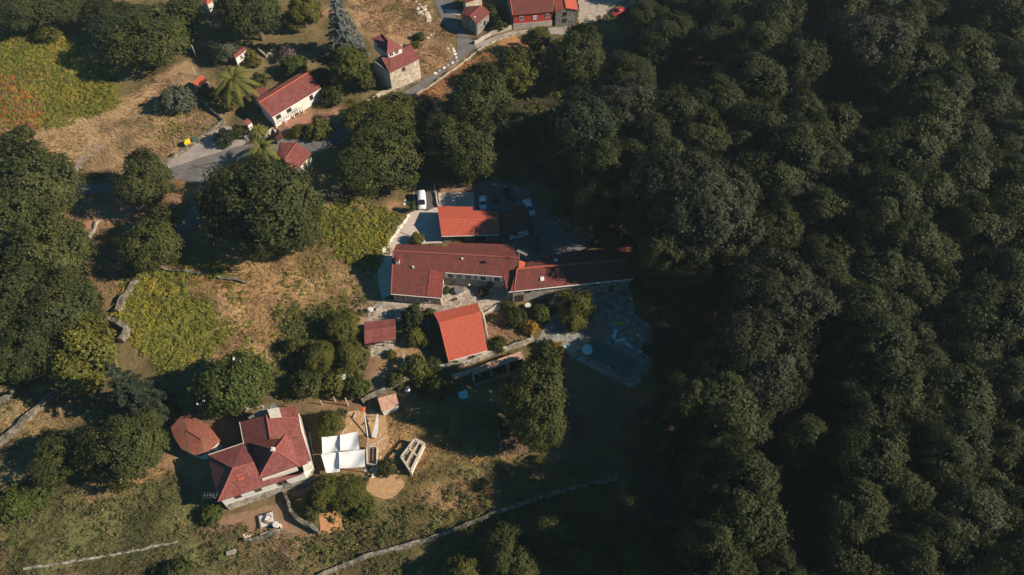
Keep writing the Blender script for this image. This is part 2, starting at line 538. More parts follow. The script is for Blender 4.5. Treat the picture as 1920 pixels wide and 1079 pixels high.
# ------------------------------------------------------------------ the ground: one sheet to the horizon
ZONES = [   # outline in the photograph, colour of what grows or lies there
    ([(-200, -100), (2200, -100), (2200, 1250), (-200, 1250)], (.135, .105, .048)),
    ([(0, 0), (620, 0), (640, 110), (560, 200), (420, 240), (300, 110), (100, 60), (0, 90)], (.15, .115, .055)),
    ([(-150, 60), (100, 50), (215, 130), (222, 205), (120, 235), (-150, 250)], (.16, .125, .030)),
    ([(-150, 120), (40, 150), (75, 215), (70, 255), (-150, 270)], (.24, .10, .05)),
    ([(-150, 235), (80, 235), (215, 200), (245, 160), (330, 140), (420, 195), (420, 232), (360, 265), (310, 305), (250, 330), (150, 345), (120, 300), (-150, 285)], (.34, .225, .12)),
    ([(215, 200), (330, 190), (300, 260), (220, 300), (130, 310), (150, 250)], (.34, .23, .12)),
    ([(300, 130), (360, 115), (380, 150), (340, 175), (300, 160)], (.36, .235, .14)),
    ([(640, -20), (800, -20), (815, 20), (860, 75), (862, 105), (840, 125), (790, 150), (760, 110), (690, 70), (660, 30)], (.36, .222, .118)),
    ([(590, 20), (650, 10), (640, 40), (600, 40)], (.33, .18, .11)),
    ([(745, 188), (800, 160), (880, 112), (915, 88), (1005, 66), (1040, 72), (950, 105), (880, 150), (800, 200), (750, 205)], (.34, .165, .075)),
    ([(500, 215), (600, 200), (640, 190), (640, 225), (540, 250)], (.30, .175, .115)),
    ([(140, 360), (190, 355), (330, 335), (375, 345), (370, 378), (330, 400), (240, 420), (180, 440), (140, 420)], (.28, .16, .095)),
    ([(330, 336), (372, 345), (372, 372), (325, 385)], (.36, .19, .09)),
    ([(150, 430), (225, 420), (230, 500), (250, 515), (215, 570), (170, 540)], (.31, .20, .10)),
    ([(320, 440), (420, 380), (600, 370), (690, 470), (705, 520), (690, 580), (600, 650), (500, 690), (430, 710), (385, 680), (430, 600), (400, 560), (320, 530), (300, 490)], (.30, .20, .092)),
    ([(420, 540), (520, 500), (600, 520), (560, 600), (480, 660), (400, 660)], (.36, .225, .11)),
    ([(330, 440), (450, 470), (430, 530), (320, 520)], (.30, .16, .08)),
    ([(590, 378), (700, 385), (760, 402), (720, 465), (700, 505), (640, 495), (610, 440)], (.16, .13, .035)),
    ([(610, 385), (760, 378), (765, 400), (690, 400)], (.33, .18, .10)),
    ([(235, 510), (330, 515), (420, 590), (425, 640), (360, 700), (250, 660), (210, 590)], (.14, .135, .032)),
    ([(540, 580), (690, 560), (690, 750), (520, 750), (500, 700)], (.10, .095, .035)),
    ([(660, 560), (690, 500), (712, 512), (716, 560), (690, 600), (665, 590)], (.31, .20, .13)),
    ([(675, 640), (770, 650), (820, 680), (790, 712), (690, 752), (675, 700)], (.24, .145, .09)),
    ([(690, 655), (815, 655), (800, 685), (700, 690)], (.26, .16, .08)),
    ([(905, 590), (1000, 590), (1010, 640), (930, 665), (915, 640)], (.30, .185, .10)),
    ([(560, 745), (690, 745), (740, 780), (740, 850), (690, 900), (560, 880)], (.24, .145, .08)),
    ([(390, 745), (580, 745), (590, 900), (430, 965), (330, 900), (330, 780)], (.16, .11, .06)),
    ([(0, 690), (110, 690), (200, 760), (160, 800), (60, 900), (0, 900)], (.25, .18, .085)),
    ([(165, 905), (215, 895), (285, 880), (310, 840), (335, 870), (330, 895), (260, 925), (190, 930)], (.40, .25, .13)),
    ([(-50, 1010), (60, 995), (92, 960), (102, 975), (80, 1012), (-50, 1030)], (.38, .23, .12)),
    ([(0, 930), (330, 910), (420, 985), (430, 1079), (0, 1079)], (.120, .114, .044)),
    ([(370, 985), (520, 930), (600, 1000), (560, 1025), (440, 1020)], (.26, .165, .10)),
    ([(690, 780), (760, 770), (850, 810), (1000, 850), (880, 880), (760, 910), (700, 880)], (.32, .195, .085)),
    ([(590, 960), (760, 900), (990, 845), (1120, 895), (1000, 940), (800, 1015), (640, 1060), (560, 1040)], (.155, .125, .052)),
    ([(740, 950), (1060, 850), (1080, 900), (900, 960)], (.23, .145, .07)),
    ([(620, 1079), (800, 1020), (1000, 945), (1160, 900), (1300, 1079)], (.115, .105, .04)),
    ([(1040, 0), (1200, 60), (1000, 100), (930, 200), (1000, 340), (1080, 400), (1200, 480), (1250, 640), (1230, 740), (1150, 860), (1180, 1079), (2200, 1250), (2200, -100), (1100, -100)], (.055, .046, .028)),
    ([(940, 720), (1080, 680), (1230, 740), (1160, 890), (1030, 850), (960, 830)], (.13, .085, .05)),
]
FLAT = [
    [(120, 350), (125, 310), (150, 285), (195, 260), (205, 280), (165, 310), (165, 350)],  # where people levelled the ground
    [(300, 330), (330, 240), (480, 130), (620, 130), (640, 260), (560, 350), (380, 360)],
    [(680, 50), (800, 60), (800, 180), (690, 190)],
    [(780, -20), (900, -20), (1200, -20), (1180, 60), (1100, 80), (920, 100), (800, 180), (640, 300), (500, 330), (720, 190)],
    [(690, 340), (1080, 330), (1250, 500), (1250, 720), (1180, 750), (1040, 690), (860, 780), (740, 800), (800, 900), (560, 1010), (380, 990), (300, 860), (300, 760), (660, 740), (690, 640), (680, 500)],
    [(130, 330), (340, 300), (420, 350), (380, 470), (330, 480), (230, 590), (200, 570), (250, 480), (140, 380)],
]


def field(x, y):
    """height of the open ground: gentle swells, level near buildings and roads"""
    u, v = pix(x, y, 0.0)
    flat = np.zeros(np.shape(x))
    for f in FLAT:
        flat = np.maximum(flat, inpoly(u, v, f))
    h = (fbm(x, y, 9.0, 31, 3) - .5) * 1.5 + (fbm(x, y, 2.3, 41, 2) - .5) * .45
    return h * (1 - flat) - .02


def smooth2(a, n):
    for _ in range(n):
        a = (np.roll(a, 1, 0) + np.roll(a, -1, 0) + 2 * a) / 4
        a = (np.roll(a, 1, 1) + np.roll(a, -1, 1) + 2 * a) / 4
    return a


step = .5
xs = np.concatenate([[-3000, -1500, -700, -400, -250, -200], np.arange(-175, 175.01, step), [200, 250, 400, 700, 1500, 3000]])
ys = np.concatenate([[-3000, -1500, -600, -250, -100, -40, -10], np.arange(10, 215.01, step), [240, 300, 450, 800, 1600, 4000]])
GX, GY = np.meshgrid(xs, ys)
GZ = field(GX, GY)
inner = (np.abs(GX) < 170) & (GY > 12) & (GY < 210)
GZ = smooth2(np.where(inner, GZ, -.02), 5)


def ground_z(x, y):
    fx = np.interp(x, xs, np.arange(len(xs)))
    fy = np.interp(y, ys, np.arange(len(ys)))
    i, j = np.clip(np.floor(fx).astype(int), 0, len(xs) - 2), np.clip(np.floor(fy).astype(int), 0, len(ys) - 2)
    a, b = fx - i, fy - j
    return GZ[j, i] * (1 - a) * (1 - b) + GZ[j, i + 1] * a * (1 - b) + GZ[j + 1, i] * (1 - a) * b + GZ[j + 1, i + 1] * a * b


def tone(x, y):
    k = np.clip((fbm(x, y, 6.0, 71, 5) - .5) * 1.9 + .5, 0, 1)
    return .60 + .80 * k


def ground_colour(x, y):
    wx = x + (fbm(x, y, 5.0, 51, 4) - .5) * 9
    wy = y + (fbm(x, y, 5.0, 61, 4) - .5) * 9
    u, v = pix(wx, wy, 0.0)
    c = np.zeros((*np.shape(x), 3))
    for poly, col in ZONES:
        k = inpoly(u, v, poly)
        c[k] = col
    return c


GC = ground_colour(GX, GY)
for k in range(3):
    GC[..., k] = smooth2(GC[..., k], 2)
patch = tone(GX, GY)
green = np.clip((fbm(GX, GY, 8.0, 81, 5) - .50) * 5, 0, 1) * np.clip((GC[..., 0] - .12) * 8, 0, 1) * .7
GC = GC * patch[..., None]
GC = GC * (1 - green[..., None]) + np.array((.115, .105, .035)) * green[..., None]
ny, nx = GX.shape
idx = np.arange(nx * ny).reshape(ny, nx)
quads = np.stack([idx[:-1, :-1], idx[:-1, 1:], idx[1:, 1:], idx[1:, :-1]], -1).reshape(-1, 4)
m, t, b = nodes_of('hillside_soil_and_plants')
at = N(t, 'ShaderNodeAttribute', attribute_name='ground_colour')
tc = N(t, 'ShaderNodeTexCoord')
n1 = N(t, 'ShaderNodeTexNoise', Scale=1.1, Detail=8.0, Roughness=.72)
n2 = N(t, 'ShaderNodeTexNoise', Scale=5.0, Detail=4.0, Roughness=.7)
for k in (n1, n2):
    t.links.new(tc.outputs['Object'], k.inputs['Vector'])
g1 = ramp(t, n1.outputs['Fac'], [(.28, (.62, .64, .60)), (.5, (1, 1, 1)), (.72, (1.3, 1.27, 1.2))])
g2 = ramp(t, n2.outputs['Fac'], [(.3, (.72, .72, .72)), (.7, (1.28, 1.28, 1.28))])
c = mixc(t, mixc(t, at.outputs['Color'], g1, 1.0, 'MULTIPLY'), g2, 1.0, 'MULTIPLY')
t.links.new(c, b.inputs['Base Color'])
b.inputs['Roughness'].default_value = 1.0
b.inputs['Specular IOR Level'].default_value = .05
bump(t, b, n1.outputs['Fac'], .9, .35)
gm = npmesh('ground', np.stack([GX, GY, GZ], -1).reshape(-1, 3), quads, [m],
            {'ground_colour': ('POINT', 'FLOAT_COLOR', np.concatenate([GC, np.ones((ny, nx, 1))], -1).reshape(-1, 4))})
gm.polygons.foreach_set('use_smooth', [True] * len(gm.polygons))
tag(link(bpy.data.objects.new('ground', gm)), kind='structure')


def sheet(name, poly, mat, z, ragged=.0, th=0.0):
    """a laid surface; follows levelled ground"""
    pts = [P(u, v, 0) for u, v in poly]
    out = []
    for i, p in enumerate(pts):
        q = pts[(i + 1) % len(pts)]
        k = max(1, int((q - p).length / 1.2)) if ragged else 1
        for j in range(k):
            w = p.lerp(q, j / k)
            if ragged:
                w = w + Vector((random.uniform(-ragged, ragged), random.uniform(-ragged, ragged), 0))
            out.append(Vector((w.x, w.y, z)))
    a = MB()
    a.slab(out, .05 + z)
    return tag(a.build(name, M[mat]), kind='structure')


sheet('road', [(802, -30), (850, -30), (848, 20), (862, 50), (876, 66), (893, 88), (878, 100), (830, 137), (792, 170), (764, 190), (700, 235), (640, 268), (560, 300), (470, 318), (430, 335), (408, 352), (385, 402), (350, 455), (318, 488), (262, 528), (232, 562), (218, 562), (246, 518), (300, 468), (345, 410), (372, 372), (388, 352), (374, 346), (335, 336), (260, 350), (200, 362), (146, 366), (120, 360), (122, 346), (190, 346), (250, 335), (318, 316), (372, 298), (440, 276), (520, 262), (600, 258), (660, 232), (735, 184), (780, 160), (838, 121), (857, 100), (858, 64), (834, 50)], 'asphalt', .030, .10)
sheet('road_shoulder', [(306, 316), (340, 290), (384, 258), (420, 236), (438, 240), (470, 262), (452, 274), (372, 297), (318, 316)], 'concrete_road', .022, .08)
sheet('old_track', [(136, 345), (133, 318), (150, 296), (192, 268), (196, 274), (160, 302), (148, 322), (150, 345)], 'concrete_road', .016, .15)
sheet('concrete_lane', [(888, 84), (930, 68), (965, 58), (1038, 52), (1086, 48), (1108, 66), (1060, 66), (1000, 62), (960, 68), (915, 82), (896, 94)], 'concrete_road', .022, .08)
sheet('tyre_mark', [(352, 316), (392, 306), (420, 304), (420, 306), (392, 309), (354, 319)], 'asphalt_dark', .045, .05)
sheet('tyre_mark', [(360, 308), (376, 313), (398, 317), (397, 319), (374, 316), (358, 310)], 'asphalt_dark', .052, .05)
sheet('road_repair', [(400, 322), (424, 314), (436, 322), (412, 331)], 'asphalt_dark', .040, .05)
sheet('drive_joint', [(752, 436), (790, 450), (790, 451.2), (751, 437.2)], 'asphalt_dark', .034)
sheet('drive_joint', [(722, 474), (744, 474.5), (744, 475.5), (722, 475)], 'asphalt_dark', .034)
sheet('lane_patch', [(830, 18), (860, 20), (864, 30), (838, 24)], 'drive', .045, .05)
sheet('gravel_yard', [(1082, -30), (1200, -30), (1190, 10), (1140, 30), (1108, 44), (1086, 46)], 'gravel', .016, .3)
sheet('driveway', [(776, 330), (816, 345), (822, 392), (830, 456), (742, 460), (735, 520), (735, 552), (716, 560), (709, 530), (708, 500), (718, 473), (742, 438), (766, 404), (774, 392)], 'drive', .022, .06)
sheet('driveway_tarmac', [(774, 325), (812, 340), (819, 388), (800, 397), (778, 390)], 'asphalt_dark', .034, .08)
sheet('parking_pad', [(822, 362), (888, 361), (890, 396), (824, 390)], 'drive', .034, .05)
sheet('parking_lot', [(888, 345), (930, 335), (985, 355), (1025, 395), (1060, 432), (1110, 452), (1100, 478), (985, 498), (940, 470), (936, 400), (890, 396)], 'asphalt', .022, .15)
sheet('courtyard_paving', [(700, 575), (716, 560), (742, 562), (828, 565), (832, 510), (950, 515), (962, 556), (938, 580), (905, 592), (918, 655), (900, 660), (895, 570), (815, 590), (780, 604), (740, 603), (690, 604), (684, 597)], 'paving', .028, .12)
sheet('shed_terrace', [(694, 640), (742, 638), (745, 655), (718, 664), (696, 672)], 'paving', .016, .1)
sheet('garden_steps', [(752, 660), (757, 659), (760, 680), (756, 683)], 'paving', .016, .08)
sheet('pool_terrace', [(1004, 642), (1016, 622), (1034, 596), (1050, 575), (1100, 556), (1182, 540), (1190, 590), (1226, 616), (1224, 684), (1188, 730), (1140, 706), (1086, 678), (1040, 652)], 'slabs', .022, .15)
sheet('brick_terrace', [(1098, 612), (1128, 606), (1144, 628), (1128, 644), (1104, 634)], 'terracotta', .034, .1)
sheet('front_garden_path', [(560, 880), (590, 840), (602, 890), (596, 910), (575, 925), (545, 935)], 'soil', .016, .15)
sheet('house_terrace_soil', [(384, 985), (434, 965), (540, 940), (575, 985), (600, 1002), (560, 1012), (540, 1010), (500, 1008), (470, 1004)], 'soil', .016, .25)
sheet('sand_patch', [(597, 962), (632, 958), (640, 972), (646, 994), (602, 1002)], 'sand', .022, .15)
sheet('straw_patch', [(692, 895), (740, 886), (756, 905), (758, 928), (735, 938), (700, 930), (686, 918)], 'hay', .022, .25)
sheet('yard_soil', [(634, 790), (652, 772), (690, 768), (720, 775), (728, 830), (714, 852), (690, 850), (686, 815), (640, 818)], 'hay', .016, .25)
sheet('trodden_soil', [(520, 226), (600, 214), (624, 220), (598, 232), (548, 246)], 'terracotta', .016, .2)
sheet('parking_verge', [(826, 348), (884, 344), (888, 360), (824, 362)], 'soil', .016, .15)

# ------------------------------------------------------------------ buildings
def offset(ring, d):
    """move a ring of (x, y, ztop) inwards by d"""
    n = len(ring)
    area = sum(ring[i].x * ring[(i + 1) % n].y - ring[(i + 1) % n].x * ring[i].y for i in range(n))
    if area < 0:
        ring = ring[::-1]
    out = []
    for i in range(n):
        p0, p, p1 = (Vector((q.x, q.y)) for q in (ring[i - 1], ring[i], ring[(i + 1) % n]))
        e0, e1 = (p - p0).normalized(), (p1 - p).normalized()
        n0, n1 = Vector((-e0.y, e0.x)), Vector((-e1.y, e1.x))
        bis = n0 + n1
        k = d / max(.35, 1 + n0.dot(n1)) if bis.length > 1e-4 else 0
        q = p + bis * k
        out.append(Vector((q.x, q.y, ring[i].z)))
    return out


def ring_of(pts, inset):
    return offset([P(*p) for p in pts], inset)


def walls(parent, ring, mat, z0=-.3, drop=.14, name='wall', zcap=None, proud=0.0):
    r = offset(ring, -proud) if proud else ring
    a = MB()
    a.prism([Vector((p.x, p.y, z0)) for p in r], [Vector((p.x, p.y, min(zcap, p.z - drop) if zcap else p.z - drop)) for p in r], cap=bool(proud))
    return a.build(name, M[mat], parent)


def edge_near(ring, u, v, z=2.0):
    """the wall edge that faces pixel (u,v): returns index and position along it"""
    q = P(u, v, z)
    best = None
    for i in range(len(ring)):
        a, b = ring[i], ring[(i + 1) % len(ring)]
        d = Vector((b.x - a.x, b.y - a.y))
        if d.length < .3:
            continue
        s = max(0.0, min(1.0, Vector((q.x - a.x, q.y - a.y)).dot(d) / d.length_squared))
        w = (Vector((a.x, a.y)) + d * s - Vector((q.x, q.y))).length
        if best is None or w < best[0]:
            best = (w, i, s)
    return best[1], best[2]


def opening(parent, ring, u, v, z, w, h, name='window', frame='white', pane='glass', shutters=None, edge=None):
    """a framed window or door on the wall nearest to a pixel; z is the middle of it"""
    i, s = edge_near(ring, u, v, z)
    a, b = ring[i], ring[(i + 1) % len(ring)]
    d = Vector((b.x - a.x, b.y - a.y, 0)).normalized()
    n = Vector((d.y, -d.x, 0))
    c = Vector((a.x + (b.x - a.x) * s, a.y + (b.y - a.y) * s, z))
    rz = math.atan2(d.y, d.x)
    f = MB()
    th = .10
    for k in (-1, 1):
        f.box(c + d * k * (w / 2 - th / 2) + n * .03 - Vector((0, 0, h / 2)), th, .12, h, rz)
        f.box(c + Vector((0, 0, k * (h / 2 + th / 2) - th / 2)) + n * .032, w, .13, th, rz)
    if w > .8:
        f.box(c + n * .025 - Vector((0, 0, h / 2)), .06, .10, h, rz)
    fr = f.build(name, M[frame], parent)
    g = MB()
    g.box(c + n * .012 - Vector((0, 0, h / 2 - .01)), w - .12, .05, h - .02, rz)
    g.build('pane' if name != 'door' else 'door_panel', M[pane], fr)
    if shutters:
        for k in (-1, 1):
            q = MB()
            q.box(c + d * k * (w / 2 + .36) + n * .04 - Vector((0, 0, h / 2 + .04)), .64, .06, h + .08, rz)
            q.build('shutter', M[shutters], parent)
    return fr


def roof(parent, slopes, mat, th=.16, name='roof', dz=0.0):
    a = MB()
    for s in slopes:
        a.slab([P(*p) + Vector((0, 0, dz)) for p in s], th)
    return a.build(name, M[mat], parent)


def line(parent, pts, r, mat, name='ridge_cap', dz=.05, n=6):
    a = MB()
    a.tube([P(*p) + Vector((0, 0, dz)) for p in pts], r, n)
    return a.build(name, M[mat], parent)


def chimney(parent, u, v, z, w, d, h, mat, cap=None, name='chimney', rz=0.0):
    c = P(u, v, z)
    a = MB()
    a.box(c - Vector((0, 0, .6)), w, d, h + .6, rz)
    o = a.build(name, M[mat], parent)
    if cap:
        k = MB()
        k.box(c + Vector((0, 0, h + .004)), w * 1.3, d * 1.3, .10, rz)
        k.box(c + Vector((0, 0, h + .105)), w * .7, d * .7, .18, rz)
        k.build('chimney_cap', M[cap], o)
    return o


def base(u, v):
    return P(u, v, 0)


# --- the long farmhouse in the middle
hs = empty('farmhouse', base(850, 500), 'long farmhouse with dark red tiled roof and a west wing, facing the paved courtyard', 'house')
roof(hs, [[(744, 458, 4.7), (838, 463, 4.7), (843, 455, 4.45), (962, 459, 4.45), (972, 484, 6.0), (737, 471, 6.0)],
          [(737, 471, 6.0), (972, 484, 6.0), (970, 503, 5.35), (966, 546, 3.75), (953, 547, 3.7), (945, 519, 4.72), (835, 511, 4.70), (832, 512, 4.68), (828, 559, 3.05), (733, 551, 3.05)]], 'tile_dark')
roof(hs, [[(806, 506, 4.88), (831.5, 512, 4.68), (827.5, 558.5, 3.07), (800, 556, 3.07)]], 'tile_patch', .05, 'tile_patch', .07)
line(hs, [(737, 471, 6), (855, 477.5, 6), (972, 484, 6)], .17, 'ridge')
line(hs, [(737, 471, 6), (733, 551, 3.05)], .10, 'ridge', 'verge_tile')
line(hs, [(945, 519, 4.75), (953, 547, 3.7)], .12, 'ridge', 'verge_tile')
line(hs, [(835, 512, 4.62), (945, 520, 4.62)], .09, 'gutter', 'gutter', -.02)
line(hs, [(733, 552, 2.98), (828, 560, 2.98)], .09, 'gutter', 'gutter', -.02)
rg = ring_of([(744, 458, 4.7), (838, 463, 4.7), (843, 455, 4.45), (962, 459, 4.45), (972, 484, 6.0), (966, 546, 3.75), (953, 547, 3.7), (945, 519, 4.7), (833, 511, 4.7), (828, 559, 3.05), (733, 551, 3.05), (737, 471, 6.0)], .35)
walls(hs, rg, 'stone')
for u, vv in ((845, 516), (878, 519), (906, 521), (932, 523)):
    opening(hs, rg, u, vv, 3.25, 1.1, 1.35, shutters='white')
opening(hs, rg, 918, 540, 1.1, 1.1, 2.1, 'door', 'wood_dark', 'wood_dark')
for u in (750, 772, 794):
    opening(hs, rg, u, 562, 1.5, 2.3, 1.7, frame='white')
opening(hs, rg, 832, 535, 1.4, 1.0, 1.5)
chimney(hs, 746, 492, 5.2, .7, .9, 1.0, 'plaster', 'tile_dark')
chimney(hs, 775, 503, 4.8, .35, .35, .5, 'plaster', None, 'roof_vent')
chimney(hs, 867, 488, 5.4, .35, .35, .6, 'plaster', None, 'roof_vent')
chimney(hs, 912, 495, 5.2, .45, .4, .8, 'tile_red', 'tile_dark')
a = MB()
mst = P(973, 486, 5.6)
a.tube([mst, mst + Vector((0, 0, 2.6))], .045)
a.tube([mst + Vector((-.2, .1, 2.5)), mst + Vector((1.5, -.8, 2.3))], .04)
for k in range(7):
    c0 = mst + Vector((-.2, .1, 2.5)).lerp(Vector((1.5, -.8, 2.3)), k / 6)
    a.beam(c0 + Vector((-.15, -.32, .02)), c0 + Vector((.15, .32, .02)), .05, .03)
mo = a.build('aerial_mast', M['gutter'], hs)
a = MB()
dc = mst + Vector((-.25, .2, 2.25))
ringp = lambda r, off: [dc + Vector((math.cos(q) * r * .6 + off, -math.sin(q) * .2 * r - off, math.sin(q) * r)) for q in np.linspace(0, 2 * math.pi, 12, False)]
a.prism(ringp(.45, 0), ringp(.25, -.12))
a.build('satellite_dish', M['white'], mo)

# --- the east house that continues it
hs = empty('stone_house', base(1080, 530), 'stone house adjoining the farmhouse on the right, its red roof mostly in forest shade', 'house')
roof(hs, [[(972, 497, 4.75), (1000, 488, 4.6), (1080, 471, 4.5), (1183, 463, 4.5), (1184, 487, 5.9), (1023, 500, 5.9), (969, 505, 5.9)],
          [(969, 505, 5.9), (1023, 500, 5.9), (1184, 487, 5.9), (1186, 523, 4.15), (1080, 534, 4.15), (956, 548, 4.15)]], 'tile_dark')
line(hs, [(969, 505, 5.9), (1023, 500, 5.9), (1184, 487, 5.9)], .16, 'ridge_orange')
line(hs, [(969, 505, 5.9), (964, 547, 4.15)], .12, 'ridge', 'verge_tile')
line(hs, [(954, 548, 4.1), (1080, 535, 4.1), (1186, 524, 4.1)], .11, 'white', 'gutter', -.02)
rg = ring_of([(972, 497, 4.75), (1080, 471, 4.5), (1183, 463, 4.5), (1184, 487, 5.9), (1186, 523, 4.15), (1080, 534, 4.15), (958, 548, 4.15), (967, 505, 5.8)], .3)
walls(hs, rg, 'stone')
opening(hs, rg, 992, 556, 3.2, .9, .6, frame='wood_dark')
opening(hs, rg, 976, 568, 1.3, 1.5, 1.9, 'door', 'wood_dark', 'wood_dark')
opening(hs, rg, 1116, 538, 3.2, 1.3, .9, frame='wood_dark')
opening(hs, rg, 1150, 534, 3.2, 1.3, .9, frame='white')
opening(hs, rg, 1148, 550, 1.1, 1.0, 2.0, 'door', 'wood_dark', 'wood_dark')
k = MB()
k.slab([P(1013, 520, 5.15), P(1020, 519.5, 5.15), P(1020.5, 527, 4.85), P(1013.5, 527.5, 4.85)], .12)
q = k.build('skylight', M['white'], hs)
q.location.z += .10
chimney(hs, 1042, 491, 5.3, .6, .5, .7, 'plaster')
k = MB()
k.prism([P(973, 488, 4.4), P(985, 492, 4.4), P(984, 503, 4.4), P(972, 504, 4.4)], [P(973, 488, 5.3), P(985, 493, 4.9), P(984, 503, 5.7), P(972, 504, 5.9)])
k.build('flashing', M['ridge_orange'], hs)

# --- orange roofed barn beside the drive
hs = empty('garage_barn', base(880, 430), 'low barn with bright orange tiled roof beside the parking pad, its right end shaded', 'barn')
roof(hs, [[(820, 387, 2.6), (886, 388, 2.6), (887, 395, 2.9), (932, 395, 2.9), (935, 409, 3.6), (822.5, 407, 3.6)],
          [(822.5, 407, 3.6), (935, 409, 3.6), (938, 440, 2.3), (828, 443, 2.3)]], 'tile_orange')
line(hs, [(822.5, 407, 3.6), (935, 409, 3.6)], .10, 'ridge_orange')
line(hs, [(828, 444, 2.22), (938, 441, 2.22)], .09, 'gutter', 'gutter', -.02)
rg = ring_of([(820, 387, 2.6), (886, 388, 2.6), (887, 395, 2.9), (932, 395, 2.9), (935, 409, 3.6), (938, 440, 2.3), (828, 443, 2.3), (822.5, 407, 3.6)], .3)
walls(hs, rg, 'stone_grey')
opening(hs, rg, 860, 452, 1.0, 2.2, 1.9, 'door', 'wood_dark', 'wood_dark')
opening(hs, rg, 900, 452, 1.0, 2.2, 1.9, 'door', 'wood_dark', 'wood_dark')

# --- dark carport behind it
hs = empty('carport', base(965, 425), 'brown roofed carport in the shade, a pale car poking out below', 'carport')
roof(hs, [[(937, 398, 2.7), (984, 384, 2.7), (990, 392, 3.1), (942, 405, 3.1)], [(942, 405, 3.1), (990, 392, 3.1), (1001, 424, 2.5), (965, 438, 2.5), (940, 441, 2.5)]], 'tile_brown', .14)
line(hs, [(942, 405, 3.1), (990, 392, 3.1)], .09, 'ridge')
for p in ((943, 402), (983, 389), (998, 422), (966, 434)):
    c = P(*p, 2.4)
    k = MB()
    k.box((c.x, c.y, -.1), .2, .2, 2.45)
    k.build('post', M['wood_dark'], hs)

# --- orange barn below the courtyard
hs = empty('orange_roof_barn', base(870, 640), 'square barn with plain bright orange roof standing below the courtyard', 'barn')
roof(hs, [[(813, 587, 3.0), (896, 568, 3.0), (901, 585, 3.9), (823.5, 606, 3.9)], [(823.5, 606, 3.9), (901, 585, 3.9), (914, 657, 2.3), (841, 677, 2.3)]], 'tile_orange')
line(hs, [(823.5, 606, 3.9), (901, 585, 3.9)], .07, 'ridge_orange')
line(hs, [(813, 587, 3.0), (823.5, 606, 3.9), (841, 677, 2.3)], .09, 'ridge_orange', 'verge_tile')
line(hs, [(841, 678, 2.2), (914, 658, 2.2)], .08, 'gutter', 'gutter', -.02)
rg = ring_of([(813, 587, 3.0), (896, 568, 3.0), (901, 585, 3.9), (914, 657, 2.3), (841, 677, 2.3), (823.5, 606, 3.9)], .3)
walls(hs, rg, 'plaster_cream')
opening(hs, rg, 885, 672, 1.1, 1.2, .7, frame='wood')

# --- open garden shed
hs = empty('open_shed', base(712, 635), 'small open sided shed with half shaded red roof in the garden', 'shed')
roof(hs, [[(683, 604, 2.4), (741, 598, 2.4), (742, 613, 3.0), (683, 622, 3.0)], [(683, 622, 3.0), (742, 613, 3.0), (742, 637, 2.1), (683.5, 645, 2.1)]], 'tile_red', .12)
line(hs, [(683, 622, 3.0), (742, 613, 3.0)], .08, 'ridge')
for p in ((686, 607), (738, 601), (688, 641), (716, 638), (739, 634)):
    c = P(*p, 2.2)
    k = MB()
    k.box((c.x, c.y, -.1), .16, .16, 2.3)
    k.build('post', M['wood_dark'], hs)
k = MB()
k.beam(P(686, 642, 2.0), P(740, 635, 2.0), .14, .16)
k.build('beam', M['wood'], hs)

# --- large hipped house, bottom left
hs = empty('hipped_house', base(490, 890), 'large white and stone house with many hipped red roofs, beside the white shade sails', 'house')
roof(hs, [[(393, 853, 5.0), (457, 831, 5.0), (476, 867, 6.9), (437, 878, 7.4)],
          [(390, 854, 5.0), (437, 878, 7.4), (409, 941, 5.0)],
          [(437, 878, 7.4), (476, 867, 6.9), (490, 900, 5.6), (571, 888, 4.6), (409, 941, 5.0)],
          [(449, 792, 5.0), (499, 779, 7.0), (507, 824, 7.0), (457, 833, 5.0)],
          [(499, 779, 7.0), (560, 783, 5.6), (566, 818, 5.6), (507, 824, 7.0)],
          [(501, 780, 6.6), (515, 765, 5.6), (556, 762, 5.2), (561, 786, 5.6)],
          [(540, 806, 5.7), (566, 812, 5.4), (584, 866, 4.7), (560, 876, 5.3), (545, 845, 5.6)]], 'tile_red')
roof(hs, [[(473, 832, 5.7), (542, 808, 5.7), (515, 844, 8.3)], [(542, 808, 5.7), (561, 874, 5.7), (515, 844, 8.3)],
          [(561, 874, 5.7), (485, 898, 5.7), (515, 844, 8.3)], [(485, 898, 5.7), (473, 832, 5.7), (515, 844, 8.3)]], 'tile_red', .16, 'tower_roof')
for pts in ([(473, 832, 5.7), (515, 844, 8.3)], [(542, 808, 5.7), (515, 844, 8.3)], [(561, 874, 5.7), (515, 844, 8.3)], [(485, 898, 5.7), (515, 844, 8.3)], [(390, 854, 5), (437, 878, 7.4)], [(409, 941, 5), (437, 878, 7.4)], [(437, 878, 7.4), (476, 867, 6.9)], [(499, 779, 7), (507, 824, 7)], [(501, 781, 6.8), (561, 785, 5.6)]):
    line(hs, pts, .11, 'ridge', 'ridge_cap', .03)
line(hs, [(391, 853, 4.98), (457, 831, 4.98)], .07, 'gutter', 'gutter', 0)
line(hs, [(449, 792, 4.98), (457, 833, 4.98)], .07, 'gutter', 'gutter', 0)
rg = ring_of([(390, 854, 5), (457, 832, 5), (449, 792, 5), (465, 783, 5), (514, 756, 5), (556, 761, 5), (584, 866, 4.7), (571, 889, 4.7), (409, 941, 5)], .3)
walls(hs, rg, 'plaster', z0=2.2, name='upper_wall')
walls(hs, rg, 'stone', name='stone_base', zcap=2.2, proud=.06)
for pts, mt in (([(492, 900), (557, 878)], 'plaster_cream'),):
    a_, b_ = P(*pts[0], 5.65), P(*pts[1], 5.5)
    k = MB()
    k.beam(a_ - Vector((0, 0, .3)), b_ - Vector((0, 0, .3)), .28, 1.0)
    k.build('parapet', M[mt], hs)
k = MB()
